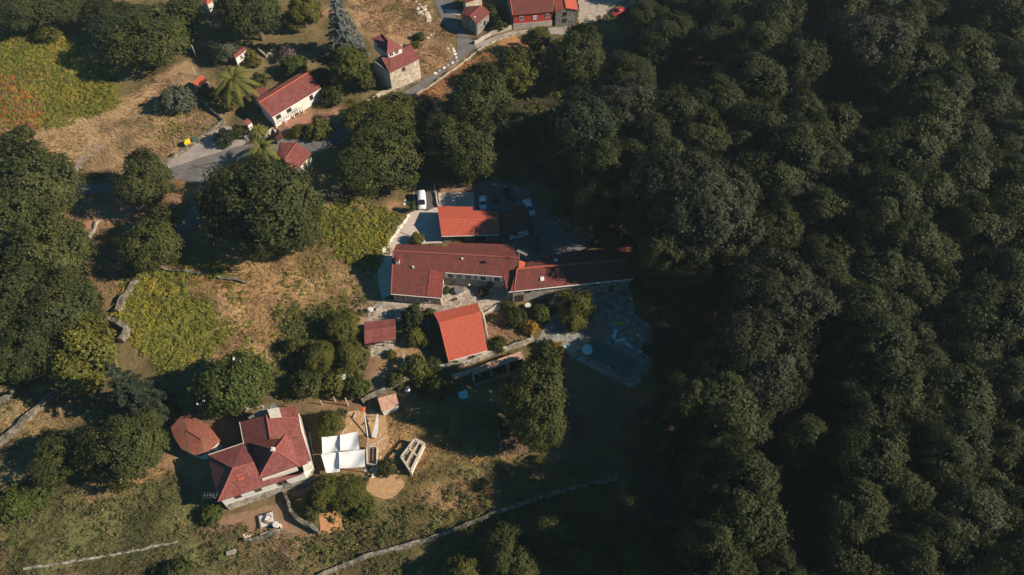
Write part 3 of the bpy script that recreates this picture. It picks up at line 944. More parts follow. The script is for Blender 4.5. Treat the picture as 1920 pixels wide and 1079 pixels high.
k.prism([P(501, 768, 5), P(523, 764, 5), P(528, 783, 5), P(507, 785, 5)], [P(501, 768, 7.3), P(523, 764, 7.3), P(528, 783, 7.2), P(507, 785, 7.2)])
k.build('chimney', M['plaster_cream'], hs)
k = MB()
k.prism([P(465, 783, 4.6), P(514, 755, 4.6), P(520, 765, 4.6), P(470, 788, 4.6)], [P(465, 783, 5.2), P(514, 755, 5.9), P(520, 765, 5.9), P(470, 788, 5.2)])
k.build('dormer', M['stone_grey'], hs)
chimney(hs, 514, 846, 8.0, .5, .5, .75, 'plaster_cream', 'gutter', 'chimney')
k = MB()
k.prism([P(568, 872, 0), P(584, 866, 0), P(586, 884, 0), P(573, 895, 0)], [P(567, 872, 4.9), P(584, 864, 4.9), P(585, 872, 4.7), P(570, 885, 4.7)])
k.build('side_wall', M['plaster_cream'], hs)
for u, vv in ((448, 942), (486, 930)):
    opening(hs, rg, u, vv, 3.9, 1.0, .9, frame='wood_dark')
opening(hs, rg, 530, 908, 3.6, 1.6, 1.5, frame='wood')
opening(hs, rg, 541, 918, 1.7, 1.1, 1.5, 'door', 'wood_dark', 'wood_dark')
opening(hs, rg, 498, 950, 1.0, .6, .6, frame='wood_dark')
k = MB()
for p in ((448, 890, 6.6), (452, 897, 6.3)):
    k.box(P(*p), .9, .7, .08, .3)
k.build('loose_tiles', M['ridge_orange'], hs)
k = MB()
c = P(404, 935, 4.8)
k.tube([c, c + Vector((-.3, 0, 2.0))], .04)
for q in range(5):
    k.beam(c + Vector((-1.3 + q * .5, -.5, 1.4 + q * .06)), c + Vector((-1.3 + q * .5, .5, 1.4 + q * .06)), .04, .04)
k.beam(c + Vector((-1.5, 0, 1.35)), c + Vector((1.0, 0, 1.65)), .05, .05)
k.build('aerial', M['metal'], hs)

# --- oval threshing hut
hs = empty('oval_hut', base(365, 825), 'oval hut with lichen covered tile roof, left of the hipped house', 'hut')
ov = [(320, 802), (338, 782), (355, 777), (375, 787), (392, 799), (413, 826), (384, 852), (373, 856), (361, 852), (340, 842), (325, 818)]
apx = P(366, 817, 3.9)
k = MB()
vz = [3.0, 2.9, 2.9, 2.9, 2.9, 2.9, 2.5, 2.4, 2.5, 2.7, 2.9]
op = [P(*p, z_) for p, z_ in zip(ov, vz)]
r0, r1 = P(352, 808, 3.75), P(378, 824, 3.75)
near = [(r0 if (p - r0).length < (p - r1).length else r1) for p in op]
for i in range(len(op)):
    j = (i + 1) % len(op)
    k.slab([op[i], op[j], near[j]] + ([near[i]] if near[i] is not near[j] else []), .2)
k.build('roof', M['tile_moss'], hs)
line(hs, [(352, 808, 3.75), (378, 824, 3.75)], .14, 'ridge')
walls(hs, offset(op, .35), 'plaster_cream')

# --- village houses up the slope
hs = empty('balcony_house', base(550, 205), 'white house with red roof and arched balcony, above the road with the palm', 'house')
roof(hs, [[(485, 193, 4.6), (577, 137, 4.6), (601, 166, 3.4), (510, 221, 3.4)], [(485, 193, 4.6), (480, 186, 4.0), (572, 131, 4.0), (577, 137, 4.6)]], 'tile_red')
line(hs, [(485, 193, 4.6), (577, 137, 4.6)], .12, 'ridge_orange')
line(hs, [(577, 137, 4.6), (601, 166, 3.4)], .13, 'ridge_orange', 'verge_tile')
line(hs, [(510, 221.5, 3.35), (601, 167, 3.35)], .09, 'white', 'gutter', -.02)
rg = ring_of([(480, 186, 4.0), (572, 131, 4.0), (577, 137, 4.6), (601, 166, 3.4), (510, 221, 3.4), (485, 193, 4.6)], .35)
walls(hs, rg, 'plaster')
for u, vv, w in ((525, 222, 1.3), (545, 210, 1.3), (588, 186, .9)):
    opening(hs, rg, u, vv, 2.2, w, 1.2, frame='wood_dark')
opening(hs, rg, 556, 213, .9, 1.6, 1.7, 'door', 'wood_dark', 'wood_dark')
e0, e1 = P(512, 224, 2.3), P(562, 194, 2.3)
k = MB()
k.beam(e0 + Vector((.2, -.35, -1.1)), e1 + Vector((.2, -.35, -1.1)), 1.0, .16)
k.build('balcony_floor', M['plaster'], hs)
k = MB()
for q in range(13):
    c = e0.lerp(e1, q / 12) + Vector((.5, -.75, -1.0))
    k.box(c, .12, .12, .85)
k.beam(e0 + Vector((.5, -.75, -.1)), e1 + Vector((.5, -.75, -.1)), .16, .12)
k.build('balustrade', M['white'], hs)
for q in (0, .33, .66, 1):
    c = e0.lerp(e1, q) + Vector((.45, -.70, 0))
    k = MB()
    k.box((c.x, c.y, -.1), .3, .3, 1.22)
    k.build('pillar', M['plaster'], hs)
hs2 = empty('annex', base(492, 178), 'small dark red roofed annex tucked behind the white balcony house', 'outbuilding')
roof(hs2, [[(470, 176, 3.0), (492, 163, 3.0), (508, 173, 2.4), (484, 190, 2.4)]], 'tile_dark')
walls(hs2, ring_of([(470, 176, 3.0), (492, 163, 3.0), (508, 173, 2.4), (484, 190, 2.4)], .2), 'plaster')

hs = empty('tower_house', base(745, 150), 'two storey white house with stepped red roofs and pale stone front, above the bend', 'house')
roof(hs, [[(730, 137, 6.0), (787, 110, 6.0), (771, 84, 7.0), (715, 108, 7.0)], [(730, 137, 6.0), (712, 108, 6.6), (733, 108, 7.0)]], 'tile_red')
roof(hs, [[(696, 72, 8.6), (716, 64, 8.6), (728, 78, 10.2), (726, 102, 8.4)], [(716, 64, 8.6), (756, 89, 8.4), (726, 102, 8.4), (728, 78, 10.2)]], 'tile_red', .16, 'tower_roof')
line(hs, [(716, 64, 8.6), (728, 78, 10.2), (726, 102, 8.4)], .10, 'ridge')
rg = ring_of([(730, 137, 6.0), (787, 110, 6.0), (771, 84, 6.9), (756, 80, 6.9), (697, 112, 6.2)], .2)
walls(hs, rg, 'stone_pale')
ei, es = edge_near(rg, 710, 135, 3)
ea, eb = rg[ei], rg[(ei + 1) % len(rg)]
ed = Vector((eb.x - ea.x, eb.y - ea.y, 0)).normalized()
en = Vector((ed.y, -ed.x, 0)) * .03
k = MB()
k.prism([Vector((ea.x, ea.y, -.2)) + en, Vector((eb.x, eb.y, -.2)) + en, Vector((eb.x, eb.y, -.2)) - en * 3, Vector((ea.x, ea.y, -.2)) - en * 3], [Vector((ea.x, ea.y, ea.z - .16)) + en, Vector((eb.x, eb.y, eb.z - .16)) + en, Vector((eb.x, eb.y, eb.z - .16)) - en * 3, Vector((ea.x, ea.y, ea.z - .16)) - en * 3])
k.build('side_wall', M['plaster'], hs)
rg2 = ring_of([(697, 73, 8.5), (717, 65, 8.5), (755, 89, 8.35), (727, 101, 8.35)], .2)
walls(hs, rg2, 'white', z0=5.5, name='upper_wall')
opening(hs, rg, 757, 130, 5.0, .9, 1.0, frame='wood')
for u, vv in ((735, 103), (745, 98.5)):
    opening(hs, rg2, u, vv, 7.7, 1.05, 1.15, frame='white')
opening(hs, rg2, 706, 88, 7.6, .6, .8, frame='wood_dark')
opening(hs, rg, 712, 130, 3.2, .8, 1.6, frame='wood_dark')

hs = empty('red_garage', base(555, 310), 'small red roofed outbuilding by the road, half hidden by the palm and oak', 'outbuilding')
roof(hs, [[(519, 292, 3.0), (524, 267, 3.0), (557, 268, 3.8), (533, 300, 3.8)], [(557, 268, 3.8), (585, 288, 2.9), (553, 323, 2.9), (533, 300, 3.8)]], 'tile_red')
line(hs, [(557, 268, 3.8), (533, 300, 3.8)], .11, 'ridge')
rg = ring_of([(519, 292, 3.0), (524, 267, 3.0), (557, 268, 3.8), (585, 288, 2.9), (553, 323, 2.9), (533, 300, 3.8)], .3)
walls(hs, rg, 'plaster_cream')
opening(hs, rg, 574, 312, 1.4, 1.0, 1.6, 'door', 'wood_dark', 'wood_dark')
hs = empty('gate_roof', base(522, 262), 'tiny brown hipped gate roof beside the balcony house wall', 'gate')
roof(hs, [[(514, 260, 2.2), (520, 240, 2.2), (524, 250, 2.8)], [(520, 240, 2.2), (532, 260, 2.2), (524, 250, 2.8)], [(532, 260, 2.2), (514, 260, 2.2), (524, 250, 2.8)]], 'tile_brown', .1)
walls(hs, ring_of([(514, 260, 2.2), (520, 240, 2.2), (532, 260, 2.2)], .3), 'plaster_cream', drop=.1)
hs = empty('lean_to', base(464, 232), 'tiny red roofed lean to above the yucca at the bend', 'shed')
roof(hs, [[(456, 228, 2.3), (464, 222, 2.3), (473, 229, 1.9), (464, 236, 1.9)]], 'tile_red', .1)
walls(hs, ring_of([(456, 228, 2.3), (464, 222, 2.3), (473, 229, 1.9), (464, 236, 1.9)], .15), 'plaster')

hs = empty('stone_cottage', base(895, 55), 'small grey stone cottage with brown hipped roof at the road fork', 'house')
roof(hs, [[(863, 28, 3.8), (872, 13, 3.8), (904, 10, 4.8), (881, 31, 4.8)], [(904, 10, 4.8), (919, 24, 3.7), (894, 46, 3.7), (881, 31, 4.8)]], 'tile_dark')
line(hs, [(904, 10, 4.8), (881, 31, 4.8)], .11, 'ridge')
rg = ring_of([(863, 28, 3.8), (872, 13, 3.8), (904, 10, 4.8), (919, 24, 3.7), (894, 46, 3.7), (881, 31, 4.8)], .25)
walls(hs, rg, 'stone_grey')
opening(hs, rg, 912, 45, 1.8, .8, 1.1, frame='wood_dark')
opening(hs, rg, 874, 50, 2.6, .6, .8, frame='white')

hs = empty('red_house', base(1000, 40), 'red painted house with long brown roof at the top of the picture', 'house')
roof(hs, [[(956, -2, 5.4), (1036, -6, 5.4), (1038, 22, 4.5), (961, 29, 4.5)], [(956, -2, 5.4), (950, -25, 4.5), (1030, -29, 4.5), (1036, -6, 5.4)]], 'tile_dark')
line(hs, [(956, -2, 5.4), (961, 29, 4.5)], .13, 'ridge_orange', 'verge_tile')
rg = ring_of([(950, -25, 4.5), (1030, -29, 4.5), (1036, -6, 5.4), (1038, 22, 4.5), (961, 29, 4.5), (956, -2, 5.4)], .3)
walls(hs, rg, 'redpaint', z0=1.7, name='upper_wall')
walls(hs, rg, 'concrete', name='base_wall', zcap=1.7, proud=.08)
opening(hs, rg, 978, 36, 3.2, 1.0, 1.0, frame='white')
opening(hs, rg, 1026, 31, 3.2, 1.0, 1.0, frame='white')
opening(hs, rg, 1004, 36, 3.0, 1.1, 1.0, 'hatch', 'white', 'white')
hs = empty('stone_gable_house', base(1060, 45), 'grey stone gable house with orange roof attached to the red house', 'house')
roof(hs, [[(1038, -6, 4.7), (1057, -8, 5.5), (1061, 15, 5.5), (1041, 22, 4.6)], [(1057, -8, 5.5), (1079, -6, 4.6), (1084, 19, 4.6), (1061, 15, 5.5)]], 'tile_orange')
line(hs, [(1057, -8, 5.5), (1061, 15, 5.5)], .1, 'ridge_orange')
rg = ring_of([(1038, -6, 4.7), (1057, -8, 5.5), (1079, -6, 4.6), (1084, 19, 4.6), (1061, 15, 5.5), (1041, 22, 4.6)], .2)
walls(hs, rg, 'stone_grey')
opening(hs, rg, 1060, 28, 3.6, .9, 1.0, frame='wood_dark')
opening(hs, rg, 1060, 42, 1.7, .9, .8, frame='wood_dark')
hs = empty('cut_off_house', base(885, -5), 'corner of a cream stone house cut off by the upper edge, beyond the cottage', 'house')
roof(hs, [[(866, -10, 4.0), (900, -20, 4.0), (905, -6, 3.8), (872, 6, 3.8)]], 'tile_dark')
walls(hs, ring_of([(866, -10, 4.0), (900, -20, 4.0), (905, -6, 3.8), (872, 6, 3.8)], .2), 'stone_pale')

hs = empty('garden_hut', base(380, 165), 'tiny white hut with bright red roof on the slope above the grey bush', 'hut')
roof(hs, [[(360, 156, 2.6), (378, 140, 2.6), (391, 151, 2.2), (373, 163, 2.2)]], 'tile_orange', .12)
rg = ring_of([(360, 156, 2.6), (378, 140, 2.6), (391, 151, 2.2), (373, 163, 2.2)], .15)
walls(hs, rg, 'plaster')
opening(hs, rg, 383, 163, 1.2, .5, .7, frame='wood_dark')
hs = empty('granary', base(450, 112), 'raised white framed granary with red roof behind the palm', 'granary')
roof(hs, [[(438, 104, 3.3), (458, 88, 3.3), (463, 93, 3.0), (441, 110, 3.0)], [(438, 104, 3.3), (434, 100, 3.0), (454, 85, 3.0), (458, 88, 3.3)]], 'tile_red', .1)
rg = ring_of([(434, 100, 3.0), (454, 85, 3.0), (463, 93, 3.0), (441, 110, 3.0)], .2)
walls(hs, rg, 'white', z0=1.0)
for u, vv in ((444, 113), (451, 107), (458, 102)):
    opening(hs, rg, u, vv, 2.0, .9, 1.2, frame='white', pane='wood_dark')
for p in rg:
    k = MB()
    k.box((p.x, p.y, -.2), .35, .35, 1.25)
    k.build('leg', M['stone'], hs)
hs = empty('kiosk', base(390, 10), 'tiny orange pointed roof kiosk in the dark clearing at the top edge', 'kiosk')
ap = (388, -10, 3.6)
kp = [(376, 2, 2.5), (384, -8, 2.5), (396, -6, 2.5), (397, 4, 2.5), (388, 8, 2.5)]
roof(hs, [[kp[i], kp[(i + 1) % 5], ap] for i in range(5)], 'tile_orange', .08)
walls(hs, ring_of(kp, .2), 'plaster', drop=.1)

# --- hut and pens along the garden wall
hs = empty('stone_hut', base(730, 765), 'little hut with pale weathered tiles and a white front, against the garden wall', 'hut')
roof(hs, [[(708, 747, 2.4), (742, 738, 2.4), (748, 759, 1.9), (716, 773, 1.9)]], 'tile_pale')
rg = ring_of([(708, 747, 2.4), (742, 738, 2.4), (748, 759, 1.9), (716, 773, 1.9)], .15)
walls(hs, rg, 'plaster')
hs = empty('animal_pens', base(930, 690), 'row of low pens with a pale tile lean to roof under the garden wall', 'pens')
roof(hs, [[(884, 691, 2.1), (976, 659, 2.1), (980, 672, 1.7), (888, 703, 1.7)]], 'tile_pale', .12)
k = MB()
k.prism([P(884, 692, -.2), P(976, 660, -.2), P(976, 663, -.2), P(884, 695, -.2)], [P(884, 692, 1.95), P(976, 660, 1.95), P(976, 663, 1.95), P(884, 695, 1.95)])
k.build('wall', M['stone_grey'], hs)
for u, vv in ((885, 698), (917, 687), (948, 676), (978, 665)):
    k = MB()
    c0, c1 = P(u, vv, 0), P(u + 5, vv + 26, 0)
    k.beam(c0 + Vector((0, 0, .7)), c1 + Vector((0, 0, .7)), .2, 1.9)
    k.build('partition', M['stone_grey'], hs)
for u, vv in ((893, 722), (925, 712), (955, 702)):
    k = MB()
    k.beam(P(u, vv, .5), P(u + 26, vv - 8, .5), .12, 1.0)
    k.build('gate', M['wood'], hs)
hs = empty('ruined_shed', base(857, 700), 'crumbling tile shed with collapsed pale roof left of the pens', 'shed')
roof(hs, [[(846, 704, 1.6), (881, 692, 1.7), (884, 699, 1.5), (850, 711, 1.4)]], 'tile_pale', .1)
walls(hs, ring_of([(846, 704, 1.6), (881, 692, 1.7), (884, 699, 1.5), (850, 711, 1.4)], .15), 'drystone')

# ------------------------------------------------------------------ walls, stones, poles
def wall_line(pts, w, h, mat, label, name='stone_wall', cat='wall', group=None, jag=.24):
    a = MB()
    q = []
    for i in range(len(pts) - 1):
        p0, p1 = P(*pts[i]), P(*pts[i + 1])
        n = max(1, int((p1 - p0).length / 1.1))
        q += [p0.lerp(p1, k / n) for k in range(n)]
    q.append(P(*pts[-1]))
    L, R = [], []
    for i, p in enumerate(q):
        d = (q[min(i + 1, len(q) - 1)] - q[max(0, i - 1)]).normalized()
        s = Vector((-d.y, d.x, 0))
        p = p + s * random.uniform(-jag, jag) * .5
        z = float(ground_z(p.x, p.y))
        ww = w * random.uniform(1 - jag, 1 + jag) / 2
        hh = h * random.uniform(1 - jag * 1.2, 1 + jag)
        L.append((p + s * ww, z - .4, z + hh))
        R.append((p - s * ww, z - .4, z + hh * random.uniform(.94, 1.06)))
    V = lambda t, k: Vector((t[0].x, t[0].y, t[k]))
    for i in range(len(q) - 1):
        a.face([V(L[i], 1), V(L[i], 2), V(L[i + 1], 2), V(L[i + 1], 1)])
        a.face([V(R[i + 1], 1), V(R[i + 1], 2), V(R[i], 2), V(R[i], 1)])
        a.face([V(L[i], 2), V(R[i], 2), V(R[i + 1], 2), V(L[i + 1], 2)])
    for i in (0, len(q) - 1):
        a.face([V(L[i], 1), V(R[i], 1), V(R[i], 2), V(L[i], 2)])
    return tag(a.build(name, M[mat]), label, cat, group)


wall_line([(590, 1085), (650, 1058), (700, 1041), (760, 1026), (800, 1014), (850, 996), (900, 976), (950, 957), (1000, 940), (1050, 925), (1100, 913), (1155, 899)], .58, .8, 'drystone', 'long dry stone wall climbing diagonally across the bottom meadow')
wall_line([(680, 757), (705, 742), (735, 730), (760, 716), (792, 704), (825, 692)], .6, 1.3, 'drystone', 'garden retaining wall left of the orange roofed barn, above the little hut')
wall_line([(825, 692), (870, 686), (905, 672), (940, 660), (1000, 641)], .5, 1.2, 'stone', 'mortared garden wall running behind the animal pens')
wall_line([(1155, 899), (1150, 880)], .5, .9, 'drystone', 'short shaded wall stub at the upper end of the diagonal wall')
wall_line([(762, 190), (800, 167), (835, 143), (872, 116), (892, 100), (908, 88), (950, 70), (1000, 60)], .22, .55, 'stone', 'low stone parapet along the lower side of the village road')
wall_line([(305, 505), (345, 511), (380, 516)], .55, .6, 'drystone', 'broken field wall above the bright bracken, left piece')
wall_line([(408, 522), (440, 526), (462, 531)], .6, .6, 'drystone', 'broken field wall in the golden meadow, right piece')
wall_line([(222, 588), (235, 562), (246, 545), (258, 528)], .9, 1.1, 'drystone', 'thick stone wall beside the sunken lane left of the bracken')
wall_line([(-15, 848), (25, 812), (58, 782), (85, 755), (110, 733)], .9, 1.0, 'drystone', 'thick stone wall at the left edge, running up to the fir')
wall_line([(-10, 762), (15, 748), (32, 735)], .8, .9, 'drystone', 'short wall piece at the far left edge above the thick wall')
wall_line([(190, 624), (200, 645), (212, 668), (228, 700)], .3, .7, 'drystone_white', 'thin pale wall right of the weeping yellow green tree')
wall_line([(207, 602), (230, 614), (243, 622), (232, 645)], .9, 1.6, 'drystone', 'hooked ruin wall with rusty top between the oaks and the bracken', 'ruin_wall')
wall_line([(306, 312), (340, 288), (378, 260), (421, 230)], .7, .9, 'drystone', 'retaining wall of rough stones behind the yellow bin')
wall_line([(421, 230), (400, 212), (375, 190)], .4, .8, 'drystone', 'shaded wall climbing past the grey round bush')
wall_line([(45, 1068), (100, 1060), (200, 1043), (270, 1032), (335, 1017)], .35, .22, 'drystone_white', 'sunken remains of a wall in the bottom left grass')
wall_line([(890, 84), (920, 66), (962, 54)], .3, 1.1, 'concrete', 'concrete wall between the stone cottage and the red house', 'concrete_wall')
wall_line([(896, 578), (906, 592), (914, 630), (918, 656)], .25, .8, 'concrete', 'concrete path wall on the right side of the orange roofed barn', 'concrete_wall')
wall_line([(906, 592), (936, 570)], .2, .5, 'concrete', 'short concrete kerb wall at the courtyard corner', 'concrete_wall')
wall_line([(975, 600), (990, 622), (1002, 642)], .25, .7, 'concrete', 'slanted path wall between the cypress shrubs and the golden bush', 'concrete_wall')
wall_line([(1026, 404), (1042, 414), (1062, 424), (1085, 440), (1115, 446)], .5, .9, 'drystone', 'curved stone wall in the dark at the back of the parking lot')
wall_line([(1044, 416), (1080, 414), (1100, 420)], .35, .8, 'drystone', 'upper wall arm in the dark behind the parking lot')
wall_line([(818, 362), (822, 390)], .25, .7, 'concrete', 'low kerb wall between van and parking pad', 'concrete_wall')
wall_line([(460, 262), (476, 252), (498, 262), (512, 244), (526, 262)], .3, .9, 'concrete', 'pale garden wall in front of the balcony house', 'concrete_wall')
wall_line([(536, 925), (543, 945), (548, 962), (562, 976), (584, 990), (600, 1002)], .6, 1.3, 'drystone', 'curved garden wall descending from the hipped house to the sand patch')
wall_line([(460, 1015), (500, 1008), (534, 994)], .4, .8, 'drystone', 'terrace wall below the furnished patio')
wall_line([(490, 1005), (530, 995), (528, 985)], .35, .7, 'stone_pale', 'pale angled parapet at the corner of the furnished patio')
wall_line([(426, 1039), (444, 1034)], .6, .5, 'drystone_white', 'single block of white stone in the weeds below the terrace')
wall_line([(425, 768), (460, 770), (495, 764)], .4, .7, 'concrete', 'pale wall under the flowering tree, behind the hipped house', 'concrete_wall')
wall_line([(690, 195), (712, 180), (735, 172)], .35, 1.0, 'stone_pale', 'pale wall corner below the two storey house')
wall_line([(735, 174), (760, 165), (792, 150)], .5, .5, 'drystone', 'rough stone footing along the front of the two storey house')
wall_line([(532, 44), (552, 46)], .4, .6, 'stone_pale', 'short pale wall below the top olive bushes')
wall_line([(486, 94), (500, 108), (515, 92)], .5, .7, 'drystone_white', 'little white stone heap wall below the tall oak trunk')
wall_line([(168, 448), (178, 430), (184, 415)], .5, .5, 'drystone_white', 'crumbled wall end between the two round oaks and the grove')
wall_line([(155, 500), (165, 488), (172, 492)], .5, .5, 'drystone_white', 'crumbled stones at the edge of the left grove')
wall_line([(935, 810), (940, 840)], .12, .8, 'concrete', 'thin pale fence panel in the shaded paddock', 'fence_panel', 'fence')


def rocks(pts, r, mat, label, name, group, cat='rock'):
    for i, (u, v) in enumerate(pts):
        p = P(u, v)
        p.z = float(ground_z(p.x, p.y)) - r * .2
        bm = bmesh.new()
        bmesh.ops.create_icosphere(bm, subdivisions=2, radius=1)
        s = r * random.uniform(.6, 1.35)
        off = Vector((random.random(), random.random(), random.random())) * 9
        from mathutils import noise as mn
        for w in bm.verts:
            w.co *= s * (1 + .45 * mn.noise(w.co * 1.3 + off))
            w.co.z *= .7
        me = bpy.data.meshes.new(name)
        bm.to_mesh(me)
        bm.free()
        me.materials.append(M[mat])
        o = link(bpy.data.objects.new(name, me))
        o.location = p
        o.rotation_euler.z = random.uniform(0, 6)
        tag(o, label, cat, group)


edge = []
for k in range(34):
    q = k / 33
    edge.append((718 + (766 - 718) * q + random.uniform(-1, 1) + 4 * math.sin(q * 3) * 0, 471 + (404 - 471) * q + random.uniform(-1, 1)))
rocks(edge, .42, 'whitestone', 'white edging stone lining the pale driveway beside the green slope', 'edging_stone', 'white stones edging the driveway')
sc = [(780, 3), (786, 8), (790, 14), (783, 17), (789, 22), (796, 18), (800, 26), (792, 27), (802, 33), (806, 37), (797, 12), (803, 40), (786, 25)]
rocks(sc, .75, 'boulder', 'pale boulder in the rubble strip on the dry slope by the road', 'boulder', 'boulders on the dry slope')
rocks([(808, 66), (813, 63), (802, 72), (845, 85), (840, 92), (848, 92), (836, 86), (843, 97)], .5, 'boulder', 'half buried stone on the dry bank inside the road bend', 'outcrop_stone', 'stones on the bank inside the road bend')
bend = [(857 - 2 * abs(k - 3), 96 + k * 6) for k in range(4)] + [(848 - k * 8, 118 + k * 5) for k in range(5)]
rocks(bend, .45, 'whitestone', 'pale kerb stone on the inside of the road bend', 'kerb_stone', 'kerb stones inside the bend')
rocks([(758, 383), (766, 380), (770, 384), (760, 376)], .45, 'whitestone', 'pale loose stone under the oak beside the parked van', 'loose_stone', 'loose stones by the van')


rub = [(640 + random.uniform(0, 80), 772 + random.uniform(0, 105)) for _ in range(40)]
rub = [p for p in rub if not (600 < p[0] < 688 and p[1] > 808)]
rocks(rub, .20, 'boulder', 'small pale stone lying in the trampled yard above the sails', 'rubble_stone', 'rubble in the yard above the sails')
rocks([(696, 882), (702, 886), (690, 888), (706, 880), (698, 892), (686, 882), (710, 876), (700, 878)], .35, 'whitestone', 'pale rubble below the wooden crate beside the sails', 'rubble_stone', 'rubble below the wooden crate')
rocks([(464, 1003), (468, 1006), (462, 1008), (472, 1003), (458, 1004)], .28, 'whitestone', 'pale stones heaped left of the raised patio', 'rubble_stone', 'stones left of the raised patio')
rocks([(900, 704), (926, 698), (944, 700), (950, 708), (940, 712), (958, 718)], .22, 'whitestone', 'pale stones in front of the animal pens', 'rubble_stone', 'stones in front of the pens')
rocks([(1190, 665), (1196, 672), (1202, 660), (1186, 690), (1180, 712), (1140, 690)], .22, 'whitestone', 'pale stones scattered on the pool terrace', 'terrace_stone', 'stones on the pool terrace')


def pole(bu, bv, h, r, label, name='utility_pole', lean=(0, 0), mat='wood_pale', arm=False):
    p = P(bu, bv)
    p.z = float(ground_z(p.x, p.y))
    o = empty(name, p, label, 'pole')
    k = MB()
    top = p + Vector((lean[0], lean[1], h))
    k.tube([p - Vector((0, 0, .4)), top], [r, r * .75], 8)
    k.build('shaft', M[mat], o, True)
    if arm:
        k = MB()
        k.beam(top - Vector((.7, .2, .3)), top + Vector((.7, .2, -.3)), .1, .1)
        k.build('cross_arm', M['wood'], o)
        k = MB()
        for q in (-.6, .6):
            k.tube([top + Vector((q, q * .28, -.25)), top + Vector((q, q * .28, -.05))], .05, 6)
        k.build('insulator', M['white'], o)
    return o


pole(298, 311, 4.4, .20, 'pale leaning wooden pole at the road junction beside the round oak', arm=False)
pole(367, 104, 3.6, .15, 'pale wooden pole in the clearing below the big oak')
pole(254, 411, 3.8, .08, 'thin grey pole between the two round oaks', mat='metal')
pole(367, 141, 3.0, .09, 'thin pole behind the tiny white hut')
pole(653, 761, 3.0, .12, 'pale post by the thicket above the white sails', 'garden_post')
pole(629, 753, 1.8, .12, 'short pale post left of the taller garden post', 'garden_post')
pole(604, 759, 1.6, .10, 'short post near the corner of the hipped house', 'garden_post')
pole(637, 778, 2.0, .10, 'grey post beside the small yellow green tree', 'garden_post')
lp = P(893, 73)
lo = empty('street_lamp', lp, 'slim street lamp at the corner of the stone cottage', 'street lamp')
k = MB()
k.tube([lp - Vector((0, 0, .3)), lp + Vector((0, 0, 6.8))], [.09, .05], 8)
k.build('post', M['metal'], lo, True)
k = MB()
k.tube([lp + Vector((0, 0, 6.7)), lp + Vector((0, -.5, 7.0))], .04)
k.build('arm', M['metal'], lo)
k = MB()
k.box(lp + Vector((0, -.7, 6.95)), .3, .6, .14)
k.build('lamp_head', M['lamp'], lo)

